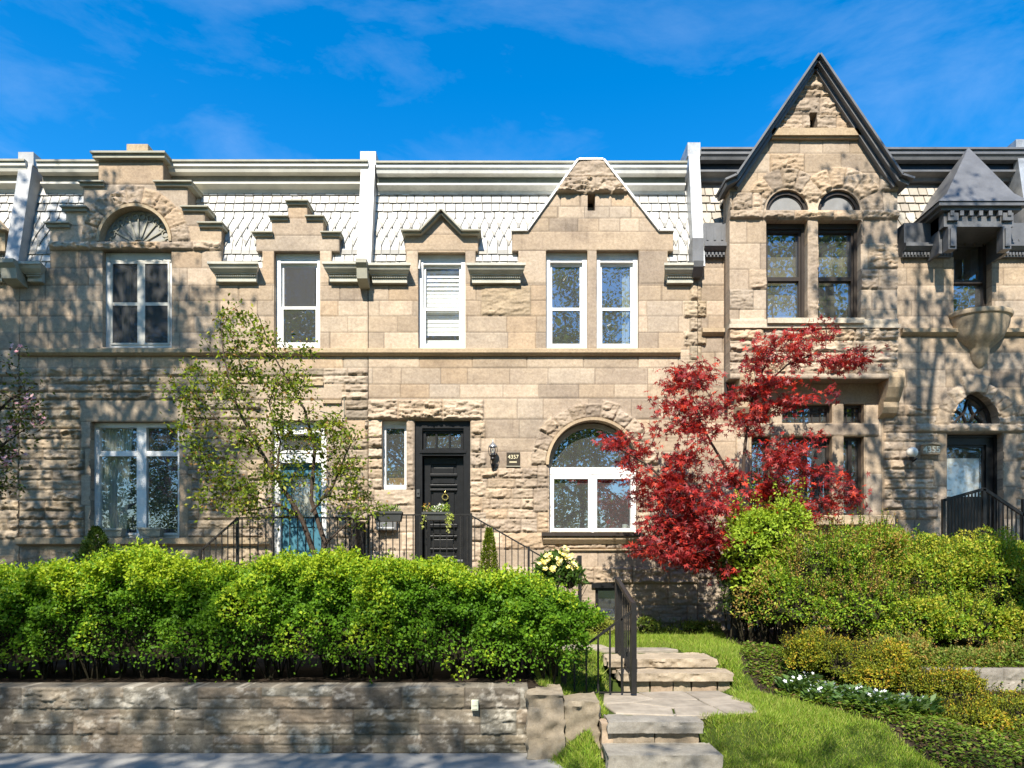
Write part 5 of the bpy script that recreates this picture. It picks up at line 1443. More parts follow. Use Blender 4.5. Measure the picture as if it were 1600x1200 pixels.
# =================================================================== foliage
def unit(v): return v / np.maximum(np.linalg.norm(v, axis=-1, keepdims=True), 1e-9)
def leaf_arrays(pos, a, n, L, wr, kind='leaf', fold=.12):
    pos = np.asarray(pos); N = len(pos); a = unit(a); b = unit(np.cross(n, a)); nn = np.cross(a, b)
    L = np.broadcast_to(np.asarray(L, float), (N,))[:, None]
    if kind == 'leaf':
        v = np.stack([pos, pos + .45 * L * a + .5 * wr * L * b + fold * L * nn, pos + L * a, pos + .45 * L * a - .5 * wr * L * b + fold * L * nn], 1)
        f = np.arange(4 * N).reshape(N, 4); k = 4
        return v.reshape(-1, 3), f, k
    lobes = [(-1.75, .55), (-.85, .85), (0, 1.0), (.85, .85), (1.75, .55)]
    vs, per = [], 4 * len(lobes)
    for ang, l in lobes:
        d = a * math.cos(ang) + b * math.sin(ang); s = -a * math.sin(ang) + b * math.cos(ang)
        dr = -.22 * nn
        vs += [pos, pos + .42 * l * L * d + .13 * L * s, pos + l * L * (d + dr * l), pos + .42 * l * L * d - .13 * L * s]
    v = np.stack(vs, 1)
    f = np.arange(per * N).reshape(N * len(lobes), 4)
    return v.reshape(-1, 3), f, per
def rnd_unit(rng, N): return unit(rng.normal(size=(N, 3)))
def leaf_cols(rng, N, pal, var=.18):
    pal = np.array(pal); c = pal[rng.integers(len(pal), size=N)]
    return c * rng.uniform(1 - var, 1 + var, (N, 1))
class Leaves:
    def __init__(s): s.v, s.f, s.c, s.n = [], [], [], 0
    def put(s, pos, a, n, L, wr, cols, kind='leaf', fold=.12):
        if len(pos) == 0: return
        v, f, k = leaf_arrays(pos, a, n, L, wr, kind, fold)
        s.v.append(v); s.f.append(f + s.n); s.c.append(np.repeat(cols, k, 0)); s.n += len(v)
    def build(s, name, mat, parent=None, loc=None): return np_mesh(name, np.concatenate(s.v), np.concatenate(s.f), mat, parent, loc, np.concatenate(s.c))

def in_poly(x, y, poly):
    r = np.zeros(x.shape, bool); n = len(poly)
    for i in range(n):
        (ax, ay), (bx, by) = poly[i], poly[(i + 1) % n]
        c = ((ay > y) != (by > y)) & (x < (bx - ax) * (y - ay) / ((by - ay) if by != ay else 1e-9) + ax)
        r ^= c
    return r
def grow(stems, targets, rng, twig_r=.012, sag=.15, tip_r=.004):
    """stems: list of (points, radii). Each target is joined by a curved twig to the nearest wood below it; returns wood builder and the twigs"""
    wood = MB(); sk = []
    for pts, rad in stems:
        wood.tube(pts, rad, 7)
        for (p, q), (r0, r1) in zip(zip(pts[:-1], pts[1:]), zip(rad[:-1], rad[1:])):
            for t in np.linspace(0, 1, 8): sk.append((*(np.array(p) * (1 - t) + np.array(q) * t), r0 * (1 - t) + r1 * t))
    sk = np.array(sk); twigs = []
    T = np.asarray(targets)
    d0 = np.min(np.linalg.norm(T[:, None] - sk[None, :, :3], axis=2), 1)
    for i in np.argsort(d0):
        p = T[i]; d = np.linalg.norm(sk[:, :3] - p, axis=1) + np.where(sk[:, 2] > p[2] - .02, .5 + (sk[:, 2] - p[2]), 0)
        j = np.argmin(d); q = sk[j, :3]; r0 = min(sk[j, 3] * .7, twig_r + .012 * np.linalg.norm(p - q))
        mid = (p + q) / 2 + np.array([0, 0, sag * np.linalg.norm(p - q)]) * rng.uniform(-.3, 1) + rng.normal(size=3) * .06 * np.linalg.norm(p - q)
        tt = np.linspace(0, 1, 5)[:, None]; pts = (1 - tt) ** 2 * q + 2 * tt * (1 - tt) * mid + tt ** 2 * p
        rad = list(np.linspace(max(r0, tip_r * 1.4), tip_r, 5))
        wood.tube([tuple(v) for v in pts], rad, 4, cap=False)
        twigs.append(pts)
        sk = np.concatenate([sk, np.concatenate([pts[1:], np.array(rad[1:])[:, None]], 1)])
    return wood, twigs

# ------------------------------------------------------------------- the long hedge
rng = np.random.default_rng(101)
hd = thing("hedge", "long bright green clipped hedge growing on the rough stone retaining wall", "hedge", (-3.0, 8.2, .7))
HX0, HX1 = -11.5, .95
def hedge_surf(u, ph):
    """u along the hedge (metres), ph 0..1 around its section from front foot over the top to the back"""
    topz = 2.02 + .10 * (fbm(u * .9, 1, 1, 3, 3) - .5) * 2 - .13 * sm(-1.6, -.4, u) - 0.10 * sm(-4.6, -5.6, u) + .1 * np.exp(-((u + 4.55) / .35) ** 2) + .05 * np.exp(-((u + 3.0) / .5) ** 2)
    endf = np.clip((HX1 - u) / .75, 0, 1) ** .5
    fr = 7.50 + .05 * (1 - endf) * 6 - .0; bk = 9.15 - .4 * (1 - endf)
    cz = .74; H = (topz - cz) * (.55 + .45 * endf)
    ang = ph * math.pi
    ex = .42
    cy_ = np.sign(np.cos(ang)) * np.abs(np.cos(ang)) ** ex; sz = np.abs(np.sin(ang)) ** ex
    y = (fr + bk) / 2 - cy_ * (bk - fr) / 2
    z = cz + H * sz
    fb_ = np.clip(1 - (z - cz) / .75, 0, 1)
    y = y + fb_ * .16 * (cy_ > 0)               # the foot of the front falls back: bare twigs there
    return y, z, sz
N = 175000
u = HX0 + (HX1 - HX0) * rng.random(N) ** .75; ph = rng.random(N) * .72
y, z, sz = hedge_surf(u, ph)
P = np.stack([u, y, z], 1)
cl = fbm(P[:, 0] * 3.2, P[:, 1] * 3.2, P[:, 2] * 3.2, 8, 3, .6); cl2 = fbm(P[:, 0] * 9, P[:, 1] * 9, P[:, 2] * 9, 12, 2)
ctr = np.stack([u, np.full(N, 8.4), np.full(N, 1.3)], 1); od = P - ctr; od[:, 0] = 0; od[:, 0] += 1.2 * np.clip((u - (HX1 - .4)) / .4, 0, 1); od = unit(od)
disp = (cl - .52) * .85 + (cl2 - .5) * .25 - rng.random(N) ** 2 * .22
P = P + od * disp[:, None] + rng.normal(size=(N, 3)) * .012
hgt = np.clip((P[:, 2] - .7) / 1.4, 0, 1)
keepm = ((cl > .42) | (rng.random(N) < .55)) & (rng.random(N) < np.clip(.72 + 1.3 * (hgt - .05), 0, 1)) & (P[:, 2] > .74) & (P[:, 1] > 7.40)
P, od, cl, hgt = P[keepm], od[keepm], cl[keepm], hgt[keepm]; N = len(P)
nrm = unit(od * .7 + np.array([0, -.1, .55]) + rng.normal(size=(N, 3)) * .55)
ax = unit(rng.normal(size=(N, 3)) + od * .6 + np.array([0, 0, .1]))
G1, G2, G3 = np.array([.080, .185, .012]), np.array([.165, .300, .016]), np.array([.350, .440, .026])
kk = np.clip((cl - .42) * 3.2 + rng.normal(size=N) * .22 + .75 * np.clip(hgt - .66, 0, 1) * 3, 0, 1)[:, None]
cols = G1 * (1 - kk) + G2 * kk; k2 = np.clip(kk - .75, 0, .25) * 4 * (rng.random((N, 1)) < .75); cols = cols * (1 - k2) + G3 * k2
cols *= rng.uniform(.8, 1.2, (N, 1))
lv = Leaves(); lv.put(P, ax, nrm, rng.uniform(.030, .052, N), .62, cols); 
# fresh shoots standing out of the clipped top
M = 850
us = rng.uniform(-7.5, HX1 - .2, M); ys, zs, _ = hedge_surf(us, rng.uniform(.28, .6, M))
for i in range(M):
    l = rng.uniform(.06, .20); n_ = int(6 + l * 50); t = rng.random(n_)
    d = unit(np.array([rng.normal() * .3, rng.normal() * .3, 1.0]))
    pp = np.array([us[i], ys[i], zs[i] - .03]) + d * (l * t)[:, None] + rng.normal(size=(n_, 3)) * .012
    lv.put(pp, unit(rng.normal(size=(n_, 3)) + d), unit(rng.normal(size=(n_, 3)) * .6 + np.array([0, -.2, .8])), rng.uniform(.028, .045, n_), .6, leaf_cols(rng, n_, [G2, G3]))
lv.build("foliage", M_LEAF, hd)
# stems, and a dark core sheet for inner twigs and the shade between them
mb = MB()
for i in range(150):
    x = rng.uniform(-8.5, .6); y = rng.uniform(7.95, 8.7)
    for j in range(4):
        e = (x + rng.normal() * .22, y + rng.normal() * .2, rng.uniform(1.4, 1.9)); m_ = (x + rng.normal() * .08, y + rng.normal() * .08, 1.1)
        mb.tube([(x, y, .66), m_, e], [.010, .007, .003], 4, cap=False)
mb.build("stems", M_TWIG_CORE, hd)
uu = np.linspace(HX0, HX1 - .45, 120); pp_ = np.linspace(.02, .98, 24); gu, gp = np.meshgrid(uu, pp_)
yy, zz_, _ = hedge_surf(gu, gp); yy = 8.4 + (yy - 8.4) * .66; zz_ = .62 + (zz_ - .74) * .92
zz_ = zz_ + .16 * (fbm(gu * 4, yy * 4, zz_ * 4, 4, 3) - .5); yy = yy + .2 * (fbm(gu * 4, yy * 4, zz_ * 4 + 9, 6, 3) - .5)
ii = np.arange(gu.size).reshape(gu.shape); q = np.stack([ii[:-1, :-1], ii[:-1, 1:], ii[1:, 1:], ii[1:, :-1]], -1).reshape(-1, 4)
np_mesh("shaded_core", np.stack([gu, yy, zz_], -1).reshape(-1, 3), q, M_TWIG_CORE, hd)

# ------------------------------------------------------------------- shrubs
def shrub(name, label, cat, base, lobes, nleaf, L, pal, wr=.5, seed=0, group=None, shoots=0, shoot_len=.2, tips=None, kind='leaf', up=.5, noise=(3.0, .4), core=True, droop=0.0):
    rng = np.random.default_rng(seed); t = thing(name, label, cat, base, group)
    lb = np.array(lobes, float)                      # cx, cy, cz, rx, ry, rz
    wgt = (lb[:, 3] * lb[:, 5]) ** 1.0 + (lb[:, 3] * lb[:, 4]); wgt /= wgt.sum()
    k = rng.choice(len(lb), nleaf, p=wgt)
    d = rnd_unit(rng, nleaf); d[:, 2] = np.where(d[:, 2] < -.35, -d[:, 2], d[:, 2]); d[:, 1] = np.where((d[:, 1] > .3) & (rng.random(nleaf) < .5), -d[:, 1], d[:, 1])
    c, r = lb[k, :3], lb[k, 3:]
    P = c + d * r
    n1 = fbm(P[:, 0] * noise[0], P[:, 1] * noise[0], P[:, 2] * noise[0], seed, 3, .6); n2 = fbm(P[:, 0] * noise[0] * 3, P[:, 1] * noise[0] * 3, P[:, 2] * noise[0] * 3, seed + 4, 2)
    s_ = 1 + (n1 - .5) * noise[1] * 2 + (n2 - .5) * noise[1] * .7 - rng.random(nleaf) ** 2 * .30
    P = c + d * r * s_[:, None]
    ins = np.zeros(nleaf, bool)
    for l in lb:
        e = (((P - l[:3]) / l[3:]) ** 2).sum(1); ins |= e < .42
    ok = ~ins & ((n1 > .43) | (rng.random(nleaf) < .35)) & (P[:, 2] > base[2] - .02)
    P, d, n1 = P[ok], d[ok], n1[ok]; N = len(P)
    nrm = unit(d * .6 + np.array([0, -.15, up]) + rng.normal(size=(N, 3)) * .5); ax = unit(rng.normal(size=(N, 3)) * .8 + d * .7 + np.array([0, 0, .35 - droop]))
    cols = leaf_cols(rng, N, pal); lv = Leaves()
    if tips is not None:
        m_ = (n1 + rng.normal(size=N) * .12 > .655); cols[m_] = leaf_cols(rng, int(m_.sum()), tips)
    lv.put(P, ax, nrm, rng.uniform(.75, 1.25, N) * L, wr, cols, kind)
    stems = MB()
    for i in range(shoots):
        j = rng.choice(len(lb), p=wgt); dd = rnd_unit(rng, 1)[0]; dd[2] = abs(dd[2]) * .8 + .25; dd = dd / np.linalg.norm(dd)
        p0 = lb[j, :3] + dd * lb[j, 3:] * .9; l = shoot_len * rng.uniform(.5, 1.3)
        if any(((((p0 - q[:3]) / q[3:]) ** 2).sum() < .6) for q in lb): continue
        dr = unit(dd * .5 + np.array([rng.normal() * .25, rng.normal() * .25, .9])); n_ = max(5, int(l / L * 2.6)); tt = np.linspace(.05, 1, n_)
        pp = p0 + dr * (l * tt)[:, None]
        stems.tube([tuple(p0 - dr * .1), tuple(p0 + dr * l)], [.005, .002], 4, cap=False)
        side = unit(rng.normal(size=(n_, 3)) + dr * .5)
        lv.put(pp, side, unit(np.cross(side, rng.normal(size=(n_, 3))) + np.array([0, -.3, .8])), L * rng.uniform(.7, 1.15, n_) * (1 - .35 * tt), wr, leaf_cols(rng, n_, tips if (tips is not None and rng.random() < .5) else pal), kind)
    lv.build("foliage", M_LEAF, t)
    for l in lb:
        for i in range(5):
            e = l[:3] + rnd_unit(rng, 1)[0] * l[3:] * .8; m_ = (np.array(base) + e) / 2 + rng.normal(size=3) * .08
            b0 = (l[0] + rng.normal() * .08, l[1] + rng.normal() * .08, base[2] - .03)
            stems.tube([b0, tuple((np.array(b0) + e) / 2 + rng.normal(size=3) * .06), tuple(e)], [.016, .011, .004], 5, cap=False)
    stems.build("stems", M_TWIG_CORE, t)
    if core:  # dark blobs put in for the shade deep in the foliage
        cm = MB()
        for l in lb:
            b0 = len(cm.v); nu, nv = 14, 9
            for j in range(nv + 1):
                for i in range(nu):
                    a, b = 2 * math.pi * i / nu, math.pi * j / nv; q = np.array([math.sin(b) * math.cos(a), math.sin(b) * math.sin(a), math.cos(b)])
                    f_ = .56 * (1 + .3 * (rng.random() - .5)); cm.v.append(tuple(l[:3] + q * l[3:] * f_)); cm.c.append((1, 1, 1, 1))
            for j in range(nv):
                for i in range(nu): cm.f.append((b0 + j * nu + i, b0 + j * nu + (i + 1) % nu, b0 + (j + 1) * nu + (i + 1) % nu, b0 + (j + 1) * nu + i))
        cm.build("shaded_core", M_TWIG_CORE, t)
    return t
def LB(px, py, Y, rpx, rpy, ry): s = Y / F; return (X(px, Y), Y, Z(py, Y), rpx * s, ry, rpy * s)
BRIGHT = [(.30, .41, .035), (.38, .48, .05), (.24, .36, .03)]
SPIREA = [(.19, .31, .022), (.26, .38, .028), (.14, .25, .02), (.34, .43, .035), (.09, .18, .02)]
RUST = [(.36, .24, .06), (.40, .30, .08), (.34, .18, .05), (.42, .36, .07)]
DARKG = [(.06, .11, .022), (.08, .14, .025), (.045, .085, .02), (.11, .17, .03)]
GOLD = [(.33, .31, .03), (.26, .27, .03), (.20, .23, .028), (.38, .30, .035)]
shrub("shrub", "bright lime green leafy shrub under the red maple", "shrub", (X(1200, 11.0), 11.0, .8),
      [LB(1195, 838, 11.0, 52, 44, .45), LB(1225, 815, 11.1, 34, 30, .35), LB(1168, 858, 10.9, 32, 36, .35), LB(1190, 900, 11.0, 48, 50, .4)], 5200, .085, BRIGHT, .42, 201, "garden shrubs", 120, .42, droop=.25)
shrub("shrub", "dark green upright shrub left of the big spirea, beneath the lime shrub", "shrub", (X(1165, 11.3), 11.3, .8),
      [LB(1165, 935, 11.3, 42, 62, .4), LB(1200, 945, 11.0, 36, 60, .4), LB(1150, 890, 11.4, 26, 40, .3)], 9000, .045, DARKG + [(.14, .20, .03)], .55, 202, "garden shrubs", 50, .25)
shrub("shrub", "big mixed green spirea with rusty new tips in the middle of the right bed", "shrub", (X(1310, 10.7), 10.7, .78),
      [LB(1290, 905, 10.8, 82, 72, .7), LB(1350, 880, 11.2, 70, 58, .6), LB(1240, 950, 10.5, 60, 62, .5), LB(1340, 960, 10.3, 80, 60, .6)], 36000, .046, SPIREA, .5, 203, "garden shrubs", 520, .32, RUST, noise=(2.0, .85))
shrub("shrub", "wide yellow green spirea spilling to the right edge of the picture", "shrub", (X(1500, 10.3), 10.3, .78),
      [LB(1450, 925, 10.5, 80, 66, .6), LB(1540, 920, 10.4, 78, 66, .6), LB(1620, 925, 10.4, 60, 68, .6), LB(1500, 985, 9.9, 85, 48, .5), LB(1420, 980, 10.0, 62, 48, .5), LB(1590, 985, 9.9, 60, 52, .5)], 40000, .046, SPIREA + [(.28, .29, .03)], .55, 204, "garden shrubs", 520, .30, [(.38, .41, .04), (.44, .40, .05)], noise=(2.0, .85))
shrub("shrub", "glossy broad leaved shrub in front of the right stoop railing", "shrub", (X(1490, 11.5), 11.5, .8),
      [LB(1420, 858, 11.5, 42, 26, .35), LB(1480, 866, 11.4, 42, 24, .35), LB(1555, 868, 11.4, 52, 24, .35), LB(1385, 860, 11.6, 26, 20, .3), LB(1470, 905, 11.5, 110, 46, .4)], 4200, .095, [(.16, .27, .03), (.22, .33, .04), (.12, .20, .025)], .42, 205, "garden shrubs", 90, .16)
shrub("shrub", "low ferny green plant on top of the grey block wall", "shrub", (X(1450, 9.2), 9.2, .7),
      [LB(1400, 1020, 9.2, 55, 24, .3), LB(1500, 1030, 9.1, 75, 18, .3), LB(1590, 1028, 9.1, 50, 22, .3)], 9000, .04, [(.18, .25, .04), (.13, .2, .03), (.26, .24, .06)], .5, 206, "garden shrubs", 90, .18, RUST, core=False)
for i, (lbs, lab, nl) in enumerate((([LB(1265, 1022, 9.0, 44, 34, .34), LB(1318, 1040, 8.8, 52, 38, .38), LB(1380, 1062, 8.5, 54, 44, .36)], "golden tipped low spirea nearest the lawn and steps", 22000),
                                    ([LB(1482, 1088, 8.2, 56, 38, .34), LB(1425, 1085, 8.3, 36, 34, .28)], "golden orange spirea mound before the grey block wall", 9000),
                                    ([LB(1575, 1126, 7.9, 75, 34, .34), LB(1500, 1128, 7.8, 52, 28, .3)], "low golden spirea mound in the bottom right corner", 9000))):
    b = lbs[0]; shrub("spirea", lab, "shrub", (b[0], b[1], float(ground(b[0], b[1])) + .0), lbs, nl, .032, [(.17, .21, .022), (.13, .17, .02), (.25, .26, .025)], .55, 210 + i, "golden spireas", 260, .15, [(.46, .38, .03), (.46, .28, .035), (.38, .38, .03)], noise=(3.2, .75))
# small evergreens
def conifer(label, px, pyb, pyt, Y, wpx, pal, seed, n):
    rng = np.random.default_rng(seed); zb, zt = Z(pyb, Y), Z(pyt, Y); x0 = X(px, Y); w_ = wpx * Y / F
    t = thing("conifer", label, "conifer", (x0, Y, zb)); lv = Leaves()
    h = rng.random(n) ** 1.25; a = rng.random(n) * 2 * math.pi; r = w_ * (1 - h) ** .8 * (.55 + .45 * rng.random(n)) * (1 + .5 * (vnoise(a * 2, h * 9, 0, seed) - .5)) + .01
    P = np.stack([x0 + r * np.cos(a), Y + r * np.sin(a), zb + (zt - zb) * h], 1); d = np.stack([np.cos(a), np.sin(a), np.full(n, .9)], 1)
    lv.put(P, unit(d + rng.normal(size=(n, 3)) * .3), unit(d * np.array([1, 1, -.3]) + rng.normal(size=(n, 3)) * .4), rng.uniform(.03, .06, n), .45, leaf_cols(rng, n, pal, .25)); lv.build("foliage", M_LEAF, t)
    mb = MB(); mb.tube([(x0, Y, zb - .9), (x0, Y, zb + .3 * (zt - zb)), (x0, Y, zt - .08)], [.03, .022, .006], 6); mb.build("trunk", M_BARK, t)
conifer("slim yellow green columnar conifer in front of the stoop railing", 764, 905, 826, 11.0, 17, [(.20, .26, .03), (.15, .21, .025), (.26, .30, .04)], 301, 2600)
conifer("dark green pointed conifer behind the hedge under the left window", 150, 880, 824, 10.6, 32, [(.06, .11, .03), (.045, .09, .025), (.09, .14, .03)], 302, 3000)

# ------------------------------------------------------------------- flowers
def flower_heads(lv, pts, rng, size, pal, petals=5):
    for p in pts:
        n = unit(np.array([rng.normal() * .4, -.7 + rng.normal() * .3, .6])); u_ = unit(np.cross(n, rng.normal(size=3))); w_ = np.cross(n, u_)
        a = np.arange(petals) * 2 * math.pi / petals + rng.random(); d = u_[None] * np.cos(a)[:, None] + w_[None] * np.sin(a)[:, None]
        lv.put(np.repeat(p[None], petals, 0), d + n * .25, np.repeat(n[None], petals, 0), size * rng.uniform(.85, 1.15), .8, leaf_cols(rng, petals, pal, .06), fold=.05)
# rhododendron in yellow bloom
rng = np.random.default_rng(401)
t = shrub("flowering_shrub", "yellow flowering broad leaved shrub at the right end of the hedge", "shrub", (X(872, 10.8), 10.8, .8),
          [LB(872, 885, 10.8, 30, 22, .3), LB(890, 905, 10.7, 26, 24, .3), LB(858, 905, 10.8, 24, 24, .3)], 1500, .10, [(.07, .13, .025), (.10, .18, .03), (.05, .10, .02)], .38, 400, None, 0)
lv = Leaves(); heads = []
for px, py in ((874, 876), (865, 889), (888, 870), (850, 880), (897, 884), (881, 862), (858, 870)):
    c0 = np.array([X(px, 10.45), 10.45, Z(py, 10.45)]); heads += [c0 + rng.normal(size=3) * .035 for _ in range(9)]
flower_heads(lv, heads, rng, .045, [(.80, .68, .20), (.82, .76, .42), (.78, .60, .12)]); lv.build("blossoms", M_PETAL, t)
# white flowering border plants
rng = np.random.default_rng(411)
proto = None
spots = [(1240, 1050, 8.62), (1266, 1062, 8.48), (1292, 1070, 8.34), (1318, 1082, 8.2), (1344, 1092, 8.06), (1370, 1104, 7.92), (1394, 1114, 7.80), (1418, 1126, 7.68), (1330, 1100, 7.96), (1282, 1080, 8.2), (1258, 1040, 8.78), (1356, 1116, 7.82), (1384, 1128, 7.68), (1440, 1120, 7.75)]
for i, (px, py, Y) in enumerate(spots):
    x = X(px, Y); zb = float(ground(x, Y))
    if proto is None:
        t = thing("bedding_plant", "white flowering bedding plants edging the lawn in front of the golden spireas", "flower", (x, Y, zb), "white border flowers")
        lv = Leaves(); n = 120; a = rng.random(n) * 6.283; rr_ = rng.random(n) ** .5 * .15
        P = np.stack([x + rr_ * np.cos(a), Y + rr_ * np.sin(a), zb + .02 + rng.random(n) * .12], 1); d = np.stack([np.cos(a), np.sin(a), rng.uniform(.2, 1.2, n)], 1)
        lv.put(P, d, unit(np.array([0, -.2, 1.]) + rng.normal(size=(n, 3)) * .4), rng.uniform(.09, .15, n), .42, leaf_cols(rng, n, [(.07, .14, .04), (.10, .18, .045), (.16, .24, .09)])); lv.build("leaves", M_LEAF, t)
        lv = Leaves(); flower_heads(lv, [np.array([x + rng.normal() * .08, Y - .03 + rng.normal() * .07, zb + rng.uniform(.13, .21)]) for _ in range(6)], rng, .030, [(.82, .82, .80), (.74, .76, .82)]); lv.build("blossoms", M_PETAL, t)
        proto = t
    else:
        c = proto.copy(); COL.objects.link(c); c.location = (x, Y, zb); c.rotation_euler = (0, 0, i * 1.3); c.scale = (1, 1, rng.uniform(.85, 1.1))
        for ch in proto.children:
            k = ch.copy(); COL.objects.link(k); k.parent = c
# foundation plants at the wall
shrub("foundation_plant", "pale yellow green low plant against the wall behind the hand rail", "plant", (X(940, 12.3), 12.3, .8), [LB(940, 985, 12.3, 24, 20, .2), LB(905, 990, 12.3, 20, 16, .2)], 1500, .05, [(.30, .33, .05), (.24, .29, .04)], .45, 420, "plants along the house wall", 20, .12)
shrub("foundation_plant", "leafy low green plant at the wall foot right of the hand rail", "plant", (X(1012, 12.5), 12.5, .8), [LB(1012, 985, 12.5, 22, 18, .2), LB(1045, 990, 12.5, 20, 13, .2), LB(1078, 985, 12.6, 20, 15, .2), LB(1108, 988, 12.6, 18, 15, .2)], 2600, .055, [(.16, .22, .035), (.10, .16, .03), (.22, .26, .05)], .45, 421, "plants along the house wall", 40, .16)
# window boxes
def window_box(label, x0, x1, py_t, py_b, Y, mat, seed, plants, name="window_box", dep=.2, group="window boxes"):
    rng = np.random.default_rng(seed); s = Y / F; t = thing(name, label, "planter", (X((x0 + x1) / 2, Y), Y, Z(py_b, Y)), group)
    a, b, zt, zb = X(x0, Y), X(x1, Y), Z(py_t, Y), Z(py_b, Y)
    m = MB(); i_ = .02
    m.add([(a + .03, Y - dep / 2 + .02, zb), (b - .03, Y - dep / 2 + .02, zb), (b - .03, Y + dep / 2 - .02, zb), (a + .03, Y + dep / 2 - .02, zb), (a, Y - dep / 2, zt), (b, Y - dep / 2, zt), (b, Y + dep / 2, zt), (a, Y + dep / 2, zt),
           (a + .02, Y - dep / 2 + .02, zt), (b - .02, Y - dep / 2 + .02, zt), (b - .02, Y + dep / 2 - .02, zt), (a + .02, Y + dep / 2 - .02, zt)],
          [(0, 3, 2, 1), (0, 1, 5, 4), (1, 2, 6, 5), (2, 3, 7, 6), (3, 0, 4, 7), (4, 5, 9, 8), (5, 6, 10, 9), (6, 7, 11, 10), (7, 4, 8, 11)])
    m.build("trough", mat, t)
    m = MB(); m.box(a - .01, b + .01, Y - dep / 2 - .012, Y - dep / 2 + .012, zt - .035, zt + .005); m.build("rim", mat, t)
    MB().box(a + .02, b - .02, Y - dep / 2 + .02, Y + dep / 2 - .02, zt - .05, zt - .02).build("soil", M_SOIL, t)
    if plants:
        lv = Leaves()
        for (u0, u1, n, hgt, L, pal) in plants:
            P = np.stack([a + (b - a) * rng.uniform(u0, u1, n), Y + rng.uniform(-.08, .08, n), zt + rng.random(n) * hgt], 1)
            lv.put(P, unit(rng.normal(size=(n, 3)) + np.array([0, -.2, .6])), unit(rng.normal(size=(n, 3)) * .5 + np.array([0, -.4, .8])), rng.uniform(.7, 1.2, n) * L, .5, leaf_cols(rng, n, pal))
        lv.build("plants", M_LEAF, t)
    return t
GR = [(.16, .26, .04), (.24, .34, .05), (.10, .18, .03)]; WH = [(.72, .74, .66), (.80, .80, .74)]
window_box("dark trough of young plants hung left of the front door railing", 585, 629, 800, 815, 12.05, M_GREYBOX, 501, [(.05, .9, 220, .10, .05, GR), (.1, .45, 40, .16, .06, [(.35, .45, .06)]), (.4, .95, 50, .08, .04, [(.30, .32, .28), (.45, .46, .40)])])
tb = window_box("dark trough with white flowers and trailing creeper before the black door", 661, 703, 801, 813, 12.02, M_GREYBOX, 502, [(.03, .97, 160, .10, .05, GR), (.0, .3, 40, .14, .045, [(.72, .42, .10), (.75, .60, .62)]), (.4, .75, 60, .13, .045, WH), (.7, .95, 60, .14, .05, [(.36, .46, .07)])])
lv = Leaves(); rng = np.random.default_rng(503)
for px, l in ((661, .27), (702, .33), (705, .25), (699, .2)):
    n = 34; tt = rng.random(n); P = np.stack([X(px, 11.9) + rng.normal(size=n) * .018 + .02 * np.sin(tt * 6), np.full(n, 11.9) + rng.normal(size=n) * .015, Z(801, 11.9) - l * tt], 1)
    lv.put(P, unit(rng.normal(size=(n, 3)) + np.array([0, 0, -1.])), unit(rng.normal(size=(n, 3)) * .4 + np.array([0, -1., .3])), rng.uniform(.03, .05, n), .6, leaf_cols(rng, n, [(.30, .36, .06), (.45, .46, .16)]))
lv.build("trailing_creeper", M_LEAF, tb)
window_box("grey stone planter at the left end of the ground floor window sill", 159, 194, 826, 838.5, W - .02, M_TRIM, 504, None, "planter", .17, "sill planters")
window_box("grey stone planter in the middle of the ground floor window sill", 219, 254, 825, 838.5, W - .02, M_TRIM, 505, None, "planter", .17, "sill planters")

# ------------------------------------------------------------------- trees in the garden
def crown_targets(rng, poly, Y, ydep, n, mind=0.0):
    xs_ = [p[0] for p in poly]; ys_ = [p[1] for p in poly]; out = []
    while len(out) < n:
        px, py = rng.uniform(min(xs_), max(xs_)), rng.uniform(min(ys_), max(ys_))
        if in_poly(np.array([px]), np.array([py]), poly)[0]:
            y = Y + rng.normal() * ydep; out.append((X(px, Y), y, Z(py, Y)))
    return np.array(out)
def tree(name, label, cat, base, stems, targets, seed, nleaf, L, pal, mat, wr=.55, kind='leaf', spread=(.12, .12, .10), flat=0.0, droop=.3, group=None, bark=M_BARK, frac=.5, twig_r=.012, blossoms=None, tips=None):
    rng = np.random.default_rng(seed); t = thing(name, label, cat, base, group)
    wood, twigs = grow(stems, targets, rng, twig_r)
    wood.build("trunk", bark, t, smooth=50)
    lv = Leaves(); sp = np.array(spread)
    for tw in twigs:
        n = max(3, int(nleaf * rng.uniform(.5, 1.5))); s_ = rng.uniform(frac, 1.08, n) * 4; i0 = np.clip(s_.astype(int), 0, 3); fr_ = (s_ - i0)[:, None]
        P = tw[i0] * (1 - fr_) + tw[i0 + 1] * fr_ + rng.normal(size=(n, 3)) * sp
        d = unit(rng.normal(size=(n, 3)) + unit(tw[-1] - tw[0]) * .6 + np.array([0, 0, -droop])); nr = unit(rng.normal(size=(n, 3)) * (1 - flat) + np.array([0, -.25, .9]))
        cols = leaf_cols(rng, n, pal, .2)
        if tips is not None:
            m_ = rng.random(n) < .18; cols[m_] = leaf_cols(rng, int(m_.sum()), tips)
        lv.put(P, d, nr, L * rng.uniform(.7, 1.2, n), wr, cols, kind)
    lv.build("crown", mat, t)
    if blossoms:
        lv = Leaves(); cnt, size, bp = blossoms; pick = rng.choice(len(twigs), cnt)
        flower_heads(lv, [twigs[i][-1] + rng.normal(size=3) * .05 + np.array([0, -.04, 0]) for i in np.repeat(pick, 7)], rng, size, bp); lv.build("blossoms", M_PETAL, t)
    return t
def PT(px, py, Y): return (X(px, Y), Y, Z(py, Y))
